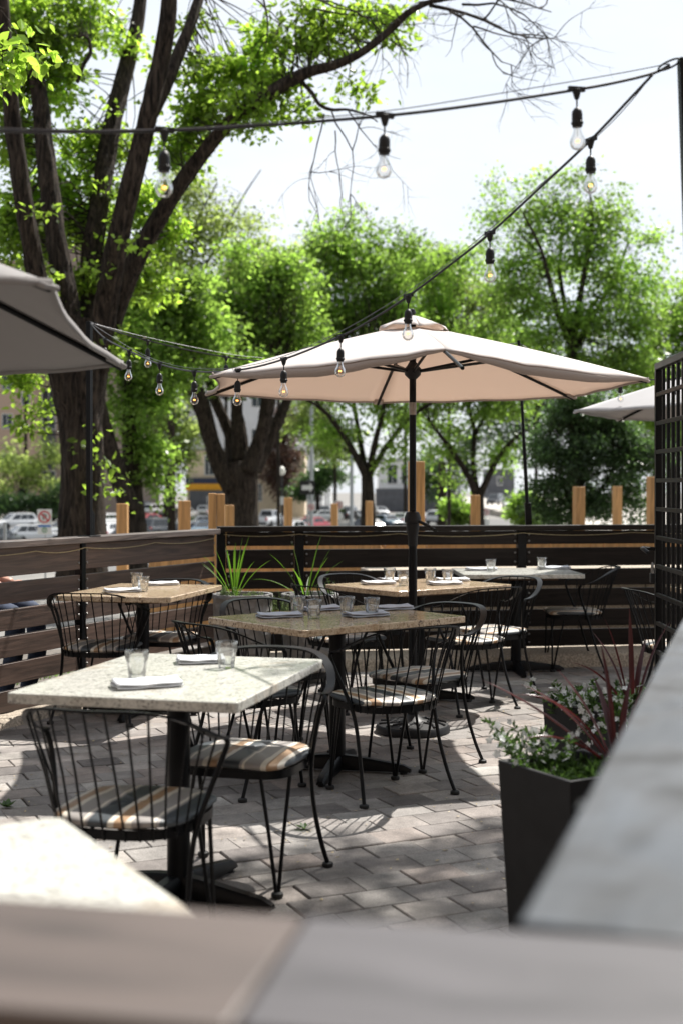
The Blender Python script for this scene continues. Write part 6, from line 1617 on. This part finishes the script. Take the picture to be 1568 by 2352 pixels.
# ------------------------------------------------------------------ buildings
def building(name, label, x0, x1, ytop, Y, mats, windows, depth=12, roof=None, group=None, ang=0.0, parapet=True, cat='building'):
    """px rectangle of the facade at distance Y, windows as px rectangles (x0, y0, x1, y1)"""
    Y *= 1.5; k = Y / FPX; z1 = CAMZ - (ytop - HY) * k; zb = -3.05
    ox = (x0 - CX) * k; w = (x1 - x0) * k
    root = empty(name, (ox, Y, zb), ang, label, cat, group)
    m = MB(); m.box(0, w, 0, depth, 0, z1 - zb); m.build('wall', mats, root)
    if parapet:
        m = MB(); m.box(-.15, w + .15, -.15, depth + .15, z1 - zb + .002, z1 - zb + .3); m.build('roof', roof or M_roof, root)
    for a, b_, c, d in windows:
        xa, xb = (a - x0) * k, (c - x0) * k; zt, zl = CAMZ - (b_ - HY) * k - zb, CAMZ - (d - HY) * k - zb
        t = min(.12, (xb - xa) * .12); m = MB()
        m.box(xa, xb, -.06, .02, zt - t, zt); m.box(xa, xb, -.08, .02, zl, zl + t); m.box(xa, xa + t, -.06, .02, zl + t, zt - t); m.box(xb - t, xb, -.06, .02, zl + t, zt - t)
        xm = (xa + xb) / 2; m.box(xm - t * .35, xm + t * .35, -.05, .02, zl + t, zt - t)
        f = m.build('window', M_white_frame, root)
        m = MB(); m.box(xa + t, xb - t, -.03, .03, zl + t, zt - t); m.build('pane', M_window, f)
    return root, k, zb
W1 = []
for c in (97, 165):
    for r in range(4): W1.append((c, 895 + r * 62 - (0 if c == 97 else 30), c + 32, 895 + r * 62 + 30 - (0 if c == 97 else 30)))
r1, k1, z1 = building('apartment_block', 'brown brick apartment block with white windows, left behind the elm', 78, 330, 560, 150, M_brick_brown, W1, 20)
for c in (97, 165):
    for r in range(3):
        a = (c - 78) * k1; zt = CAMZ - (927 + r * 62 - (0 if c == 97 else 30) - HY) * k1 - z1; m = MB(); m.box(a, a + 32 * k1, -.04, .0, zt - 28 * k1, zt); m.build('spandrel', M_siding_dark, r1)
building('apartment_block', 'tan brick wing of the apartment block at the far left edge', -160, 77, 600, 146, M_brick_tan, [(5, 950, 30, 985), (-60, 950, -30, 985), (5, 860, 30, 895), (5, 1040, 30, 1072), (50, 900, 70, 930)], 20)
r2, k2, z2 = building('office_block', 'white office block seen between the limbs of the forked tree', 430, 760, 640, 160, M_stucco_white, [(578, 905, 606, 935), (578, 985, 600, 1012), (470, 905, 498, 935), (690, 905, 716, 935), (690, 985, 716, 1012), (578, 825, 606, 855), (470, 985, 498, 1012)], 18)
building('shop_building', 'low shop with a yellow and navy fascia left of the forked tree', 430, 540, 1035, 128, M_stucco_cream, [(470, 1045, 492, 1092), (500, 1045, 522, 1092)], 10)
k = 192 / FPX; sx = lambda x: (x - CX) * k; sz = lambda y: CAMZ - (y - HY) * k
sg = empty('shop_fascia', (sx(428), 191.4, 0), 0, 'yellow fascia band with navy top on the low shop', 'sign')
m = MB(); m.box(0, 84 * k, -.3, .25, sz(1126), sz(1111)); m.build('yellow_band', M_yellow, sg)
m = MB(); m.box(0, 84 * k, -.32, .25, sz(1111) + .002, sz(1098)); m.build('navy_band', M_navy, sg)
building('dark_kiosk', 'dark shop front under the yellow fascia', 436, 512, 1127, 127, M_siding_dark, [(476, 1140, 490, 1165)], .5, parapet=False)
building('cream_building', 'cream stucco building with small windows right of the forked tree', 582, 700, 1040, 118, M_stucco_cream, [(590, 1110, 603, 1152), (636, 1125, 648, 1160), (665, 1110, 680, 1145)], 12)
building('white_house', 'white clad house behind the red brown conifer', 672, 742, 985, 150, M_stucco_white, [(690, 1030, 702, 1055)], 12)
building('pale_house', 'pale sided house with dark base between the maple trunks', 868, 1010, 1058, 150, M_stucco_white, [(888, 1066, 912, 1112), (920, 1066, 934, 1112), (955, 1066, 985, 1112)], 10)
building('low_dark_wall', 'dark garden wall below the pale sided house', 862, 1020, 1122, 147, M_siding_dark, [], 1, parapet=False, cat='wall')
building('grey_house', 'grey house glimpsed beyond the right maple', 1118, 1180, 1080, 215, M_siding_dark, [(1140, 1095, 1152, 1115)], 10)

# ------------------------------------------------------------------ parked cars
def car_parts(kind):
    d = dict(suv=(4.5, 1.84, 1.68, 0.98, (-2.20, -1.75, 0.35, 1.25)), hatch=(4.3, 1.78, 1.48, 0.92, (-2.05, -1.35, 0.30, 1.25)), sedan=(4.7, 1.8, 1.44, 0.92, (-1.75, -0.95, 0.35, 1.25)), van=(5.0, 1.95, 1.78, 1.02, (-2.42, -2.15, 0.75, 1.75)), pickup=(5.5, 1.98, 1.86, 1.12, (-0.95, -0.70, 0.70, 1.35)), jeep=(4.3, 1.86, 1.86, 1.15, (-2.0, -1.9, 0.35, 0.62)))[kind]
    L, Wd, H, zb, (yr0, yr1, yw1, yw0) = d; h = L / 2; w = Wd / 2; out = []
    # lower body lofted along its length
    st = [(-h, .42, zb * .82, .90), (-h + .05, .34, zb * .97, .95), (-h + .3, .30, zb, 1), (-.9, .30, zb, 1), (0, .30, zb, 1), (yw0 - .05, .30, zb - .02, 1), (h - .9, .30, zb * .93, .99), (h - .35, .32, zb * .86, .96), (h - .07, .36, zb * .74, .88), (h, .42, zb * .62, .82)]
    m = MB(); rows = []
    for y, z0, z1, s in st:
        ww = w * s
        rows.append([(-ww * .88, y, z0), (-ww * .98, y, z0 + .12), (-ww, y, z0 + .3), (-ww * .985, y, z1 - .14), (-ww * .93, y, z1 - .02), (-ww * .8, y, z1), (0, y, z1 + .03), (ww * .8, y, z1), (ww * .93, y, z1 - .02), (ww * .985, y, z1 - .14), (ww, y, z0 + .3), (ww * .98, y, z0 + .12), (ww * .88, y, z0)])
    m.grid(rows); m._f(tuple(range(13))); n = len(m.v); m._f(tuple(range(n - 1, n - 14, -1)))
    # cabin
    wb, wt = w * .90, w * .70
    A = [(-wb, yr0), (wb, yr0), (wb, yw0), (-wb, yw0)]; B = [(-wt, yr1), (wt, yr1), (wt, yw1), (-wt, yw1)]
    zc = zb - .03; zr = H - .03
    m.hexa([(x, y, zc) for x, y in A] + [(x, y, zr) for x, y in B])
    m.hexa([(x * .99, y, zr + .001) for x, y in B] + [(x * .86, y * .96, H) for x, y in B])
    out.append(('body', m, None, None, .03))
    def pane(c4, o):
        c4 = [Vector(c) for c in c4]; nn = (c4[1] - c4[0]).cross(c4[3] - c4[0]).normalized() * o
        c = sum(c4, Vector()) / 4; mm = MB()
        q4 = [c + (p - c) * 1.0 for p in c4]; mm.hexa([p - nn * .5 for p in q4] + [p + nn for p in q4]); return mm
    def lerp4(A0, A1, B0, B1, u0, u1, v0, v1):
        A0, A1, B0, B1 = map(Vector, (A0, A1, B0, B1)); f = lambda u, v: A0.lerp(A1, u).lerp(B0.lerp(B1, u), v)
        return [f(u0, v0), f(u1, v0), f(u1, v1), f(u0, v1)]
    P3 = lambda p, z: (p[0], p[1], z)
    out.append(('rear_window', pane(lerp4(P3(A[0], zc), P3(A[1], zc), P3(B[0], zr), P3(B[1], zr), .09, .91, .16, .9), .012), M_carglass, None, 0))
    out.append(('windshield', pane(lerp4(P3(A[2], zc), P3(A[3], zc), P3(B[2], zr), P3(B[3], zr), .06, .94, .1, .92), .012), M_carglass, None, 0))
    for a, b_, fl in ((1, 2, 0), (3, 0, 1)):
        for u0, u1 in (((.10, .33), (.36, .60), (.63, .90)) if kind not in ('pickup', 'sedan') else ((.10, .48), (.52, .88))):
            if fl: u0, u1 = 1 - u1, 1 - u0
            out.append(('side_window', pane(lerp4(P3(A[a], zc), P3(A[b_], zc), P3(B[a], zr), P3(B[b_], zr), u0, u1, .18, .86), .012), M_carglass, None, 0))
    m = MB(); m.box(-w * .86, w * .86, -h - .06, -h + .08, .34, .56); out.append(('rear_bumper', m, M_trim, None, .02))
    m = MB(); m.box(-w * .78, w * .78, h - .08, h + .05, .34, .52); out.append(('front_bumper', m, M_trim, None, .02))
    m = MB(); m.box(-w * .42, w * .42, h - .10, h + .03, .56, .70); out.append(('grille', m, M_trim, None, .01))
    for s in (-1, 1):
        m = MB()
        if kind in ('suv', 'van', 'pickup', 'jeep'): m.box(s * w * .80 if s > 0 else -w * .955, s * w * .955 if s > 0 else -w * .80, -h - .015, -h + .16, zb * .66, zb * .97)
        else: m.box(s * w * .56 if s > 0 else -w * .955, s * w * .955 if s > 0 else -w * .56, -h - .015, -h + .22, zb * .70, zb * .88)
        out.append(('tail_light', m, M_taillight, None, .02))
        m = MB(); m.box(s * w * .55 if s > 0 else -w * .86, s * w * .86 if s > 0 else -w * .55, h - .22, h + .01, zb * .58, zb * .70); out.append(('headlight', m, M_headlight, None, .03))
        m = MB(); m.obox((s * (w + .09), yw0 - .25, zb + .06), .09, .05, .07); out.append(('mirror', m, None, None, .02))
    m = MB(); m.box(-.26, .26, -h - .03, -h + .02, .66, .80); out.append(('licence_plate', m, M_plate, None, 0))
    if kind in ('suv', 'van'):
        for s in (-1, 1):
            m = MB(); m.tube([(s * wt * .9, yr1 + .1, H - .01), (s * wt * .9, yr1 + .2, H + .045), (s * wt * .9, yw1 - .2, H + .045), (s * wt * .9, yw1 - .05, H - .01)], .022, 6); out.append(('roof_rail', m, M_trim, None, 0))
    if kind == 'pickup':
        m = MB(); m.box(-w * .78, w * .78, -h + .12, -1.05, zb - .02, zb + .035); out.append(('bed_cover', m, M_trim, None, .01))
    rad = .34 if kind in ('hatch', 'sedan') else .38
    for s in (-1, 1):
        for y in (-h * .60, h * .60):
            m = MB(); m.lathe([(rad * .6, -.11), (rad * .93, -.11), (rad, -.07), (rad, .07), (rad * .93, .11), (rad * .6, .11)], 20)
            r_ = MB(); r_.lathe([(rad * .62, -.09), (rad * .62, .09), (rad * .5, .105), (rad * .2, .08), (0, .09)], 12)
            out.append(('wheel', m, M_tyre, (s * (w - .10), y, rad, r_, s), 0))
    return out
CARS = {}
def car_proto(kind):
    root = empty('parked_car', (0, 0, 0), 0, 'x', 'car', 'cars in the car park')
    for nm, m, mt, w_, bv in car_parts(kind):
        o = m.build(nm, mt or PAINT['white'], root, bevel=bv, seg=2)
        if mt is None: o.material_slots[0].link = 'OBJECT'; o.material_slots[0].material = PAINT['white']
        if w_:
            o.location = w_[:3]; o.rotation_euler = (0, R(90) * w_[4], 0); w_[3].build('rim', M_rim, o)
    return root
def car(kind, label, x, yroof, yaw, col, Y=None):
    H = dict(suv=1.68, hatch=1.48, sedan=1.44, van=1.78, pickup=1.86, jeep=1.86)[kind]
    zl = -2.99
    if Y: zl = CAMZ - (yroof - HY) * Y / FPX - H
    Y = Y or FPX * (CAMZ + 3.0 - H) / (yroof - HY)
    if kind not in CARS: CARS[kind] = o = car_proto(kind)
    else: o = copy_tree(CARS[kind])
    o.location = ((x - CX) * Y / FPX, Y, zl); o.rotation_euler = (0, 0, R(yaw)); o['label'] = label
    for c in COL.objects:
        if c.parent == o and c.material_slots and c.material_slots[0].link == 'OBJECT': c.material_slots[0].material = PAINT[col]
    return o
CL = [('suv', 'white crossover at far left, rear car of two behind the parking sign', 36, 1179, 130, 'white'), ('hatch', 'silver white hatchback with red tail lights beside the parking sign', 84, 1205, -62, 'white'),
      ('suv', 'dark car low behind the white crossover at far left', 98, 1167, 100, 'grey'), ('sedan', 'pale silver car just left of the elm trunk', 150, 1196, 150, 'silver'),
      ('hatch', 'black car at the left edge behind the silver post', -8, 1211, -20, 'black'),
      ('hatch', 'white hatchback between the elm trunk and first cedar post', 250, 1180, -25, 'white'), ('hatch', 'silver compact right of the elm, in front of the white hatchback', 252, 1200, -15, 'white'),
      ('van', 'white minivan left of the dark parked cars', 362, 1157, -35, 'white'), ('sedan', 'bright red sedan under the white minivan', 346, 1180, -35, 'red'), ('suv', 'black estate car left of the second cedar post', 376, 1190, -40, 'grey'),
      ('suv', 'black suv behind the second cedar post', 398, 1167, -12, 'black'), ('sedan', 'pale blue sedan right of the second cedar post', 452, 1184, 140, 'pewter'), ('suv', 'white suv just left of the doubled cedar post', 474, 1160, -10, 'white'),
      ('sedan', 'teal grey car in front of the white suv', 478, 1196, 155, 'blue'), ('van', 'far silver van at the left end of the back row', 318, 1152, 80, 'silver'),
      ('pickup', 'white pickup seen from behind, right of the forked trunk', 620, 1171, -22, 'white'), ('suv', 'silver grey suv right of the white pickup, nose to camera', 690, 1159, 150, 'silver'),
      ('sedan', 'dark red car roof under the arrow sign', 722, 1188, -30, 'red'), ('suv', 'black suv behind the arrow sign pole', 746, 1162, 176, 'black'), ('suv', 'grey suv left of the slim middle post', 800, 1163, 165, 'pewter'),
      ('sedan', 'brown car by the dark forking trunk', 826, 1172, 200, 'grey'), ('sedan', 'steel blue car right of the slim post', 888, 1182, -150, 'blue'), ('hatch', 'pale car behind the steel blue car', 872, 1163, -165, 'silver'), ('suv', 'white suv with dark rear window right of the umbrella pole', 1008, 1172, -28, 'white'),
      ('suv', 'dark suv with roof rails behind the white suv', 1012, 1160, 20, 'grey'), ('suv', 'dark grey suv at the right of the silver suv', 776, 1166, 10, 'black'), ('sedan', 'white sedan behind the red car roof', 745, 1172, -60, 'white'), ('hatch', 'silver hatchback beyond the second cedar post', 430, 1166, -20, 'silver'),
      ('jeep', 'white off roader facing the camera far down the road', 1168, 1142, 178, 'white', 190), ('hatch', 'black hatchback between the first and second cedar posts', 314, 1206, -30, 'black'), ('suv', 'silver suv low behind the doubled cedar post', 545, 1180, -15, 'silver'), ('sedan', 'white sedan right of the white pickup, front row', 668, 1196, 150, 'white'), ('hatch', 'dark hatchback below the dark forking trunk', 838, 1190, 30, 'black'), ('sedan', 'silver sedan left of the umbrella pole', 925, 1178, -20, 'silver'), ('hatch', 'red hatchback behind the first row at far left', 190, 1186, -30, 'maroon'),
      ('van', 'dark trailer like van far down the road', 1136, 1134, 160, 'black', 200)]
for c in CL: car(*c)

# ------------------------------------------------------------------ signs, lamp posts, poles
def pole(label, x, ytop, w, Y, mt=None, name='utility_pole', extra=None, cat='pole', lean=0):
    p = P(x, ytop, Y); zb = terrain_z(Y) - .03
    root = empty(name, (p.x, p.y, zb), 0, label, cat)
    r = w * Y / FPX / 2
    m = MB(); m.lathe([(r * 1.12, 0), (r, .4), (r * .85, p.z - zb)], 14); m.build('shaft', mt or M_galv, root)
    m = MB(); m.lathe([(r * 2.2, 0), (r * 2.2, .03), (r * 1.3, .06)], 14); m.build('base_plate', mt or M_galv, root)
    return root, p.z - zb, Y / FPX
def no_parking_face(root, x0, z0, s, letter):
    """white plate with red ring, slash and the letter, at local x0,z0 (centre), plate side s"""
    m = MB(); m.box(x0 - s / 2, x0 + s / 2, -.075, -.07, z0 - s * .52, z0 + s * .52); pl = m.build('sign_plate', M_sign_white, root, bevel=.003)
    m = MB(); n = 32
    for k in range(n):
        a, b_ = 2 * math.pi * k / n, 2 * math.pi * (k + 1) / n; r0, r1 = s * .33, s * .42; y = -.080
        m.quad((x0 + r0 * math.cos(a), y, z0 + r0 * math.sin(a)), (x0 + r1 * math.cos(a), y, z0 + r1 * math.sin(a)), (x0 + r1 * math.cos(b_), y, z0 + r1 * math.sin(b_)), (x0 + r0 * math.cos(b_), y, z0 + r0 * math.sin(b_)))
    d = s * .245; t = s * .045
    m.quad((x0 - d - t * .7, -.081, z0 + d - t * .7), (x0 - d + t * .7, -.081, z0 + d + t * .7), (x0 + d + t * .7, -.081, z0 - d + t * .7), (x0 + d - t * .7, -.081, z0 - d - t * .7))
    m.build('red_ring', M_sign_red, pl, smooth=False)
    text('P', (x0, -.0785, z0 - s * .20), s * .56, M_sign_black, pl, 'letter')
    return pl
def text(s, loc, size, mt, parent, name='lettering'):
    cu = bpy.data.curves.new(name, 'FONT'); cu.body = s; cu.size = size; cu.align_x = 'CENTER'; cu.extrude = 0.001; cu.offset = size * 0.012
    o = bpy.data.objects.new(name, cu); COL.objects.link(o); bpy.context.view_layer.update()
    me = bpy.data.meshes.new_from_object(o.evaluated_get(bpy.context.evaluated_depsgraph_get())); bpy.data.objects.remove(o)
    o = link(name, me, None, parent, loc, (R(90), 0, 0)); me.materials.clear(); me.materials.append(mt); return o
rt, h, k = pole('no parking sign over a blue and green permit plate, left of the elm', 105, 1172, 4, 24, name='parking_sign', cat='sign')
zf = lambda y, Y: CAMZ - (y - HY) * Y / FPX
zb = terrain_z(24) - .03
no_parking_face(rt, 0, zf(1187, 24) - zb, .27, 'P')
m = MB(); m.box(-.13, .13, -.075, -.07, zf(1227, 24) - zb, zf(1205, 24) - zb); pl = m.build('permit_plate', M_sign_white, rt, bevel=.003)
m = MB(); m.box(-.12, .12, -.079, -.076, zf(1210, 24) - zb, zf(1206, 24) - zb); m.build('blue_band', M_sign_blue, pl)
m = MB(); rg = zf(1217, 24) - zb
for kk in range(20):
    a, b_ = 2 * math.pi * kk / 20, 2 * math.pi * (kk + 1) / 20
    m.quad((.035 * math.cos(a), -.079, rg + .035 * math.sin(a)), (.05 * math.cos(a), -.079, rg + .05 * math.sin(a)), (.05 * math.cos(b_), -.079, rg + .05 * math.sin(b_)), (.035 * math.cos(b_), -.079, rg + .035 * math.sin(b_)))
m.build('green_ring', M_sign_green, pl, smooth=False); text('P', (0, -.0785, rg - .022), .06, M_sign_green, pl, 'letter')
pole('silver bollard post at the far left edge in front of parked cars', 12, 1200, 9, 20, name='steel_bollard', cat='bollard')
rt, h, k = pole('tall thin grey utility pole beside the one way arrow sign', 716, 930, 9, 68)
rt, h, k = pole('black one way sign with white arrow pointing right, on a short pole', 707, 1103, 5, 60, name='one_way_sign', cat='sign')
zb = terrain_z(60) - .03; zt, zl = zf(1104, 60) - zb, zf(1136, 60) - zb
m = MB(); m.box(-.36, .34, -.11, -.10, zl, zt); pl = m.build('sign_plate', M_sign_black, rt, bevel=.005)
zm = (zl + zt) / 2; hh = (zt - zl)
m = MB(); m.hexa([(-.27, -.125, zm - hh * .17), (.10, -.125, zm - hh * .17), (.10, -.111, zm - hh * .17), (-.27, -.111, zm - hh * .17), (-.27, -.125, zm + hh * .17), (.10, -.125, zm + hh * .17), (.10, -.111, zm + hh * .17), (-.27, -.111, zm + hh * .17)])
n0 = len(m.v); m.v += [(.101, -.125, zm - hh * .38), (.27, -.125, zm), (.101, -.125, zm + hh * .38)]; m._f((n0, n0 + 1, n0 + 2)); ar = m.build('arrow', M_sign_white, pl, smooth=False)
no_parking_face(rt, .16, zf(1165, 60) - zb, .34, 'P')
for x, y, Y, lab in ((778, 1160, 62, 'small no parking sign above the cars, left of the slim post'), (1115, 1176, 70, 'narrow no parking sign by the pale road right of a cedar post')):
    rt, h, k = pole(lab, x, y - 10, 4, Y, name='parking_sign', cat='sign'); zb = terrain_z(Y) - .03
    no_parking_face(rt, 0, zf(y, Y) - zb, .38, 'P')
    m = MB(); m.box(-.17, .17, -.075, -.07, zf(y + 34, Y) - zb, zf(y + 18, Y) - zb); m.build('lower_plate', M_sign_white, rt, bevel=.004)
pole('grey light standard behind the dark maple trunk', 807, 960, 9, 84)
pole('grey light standard between the two maples', 1054, 1000, 8, 80)
rt, h, k = pole('black lamp post with pale globe in front of the rusty conifer', 648, 1092, 5, 70, mt=M_trim, name='street_lamp', cat='street lamp')
m = MB(); m.lathe([(.06, 0), (.16, .08), (.19, .25), (.13, .42), (.03, .5), (0, .5)], 14, (0, 0, h)); m.build('globe', M_lampglobe, rt)
m = MB(); m.box(-.13, .13, -.09, -.07, h - 1.6, h - 1.15); m.build('notice_plate', M_plate, rt)
tr = pole('bare grey tree trunk by the white parked suv', 1014, 1060, 22, 78, mt=M_bark, name='tree_stump', cat='trunk')

# unseen restaurant block, added behind the camera to cut sky fill on the patio
rw = empty('sky_blocking_building', (-16, -1.4, 0), 0, 'unseen brown brick restaurant block added behind the viewpoint to block sky light', 'building')
m = MB(); m.box(0, 32, -10, 0, -0.1, 7.5); m.build('wall', M_brick_brown, rw)
m = MB(); m.box(-.3, 32.3, -10.3, .9, 7.502, 7.8); m.build('roof', M_roof, rw)
for i in range(6):
    m = MB(); m.box(2 + i * 5, 4 + i * 5, -.05, .05, .9, 2.6); f = m.build('window', M_white_frame, rw)
    m = MB(); m.box(2.1 + i * 5, 3.9 + i * 5, .052, .06, 1.0, 2.5); m.build('pane', M_window, f)
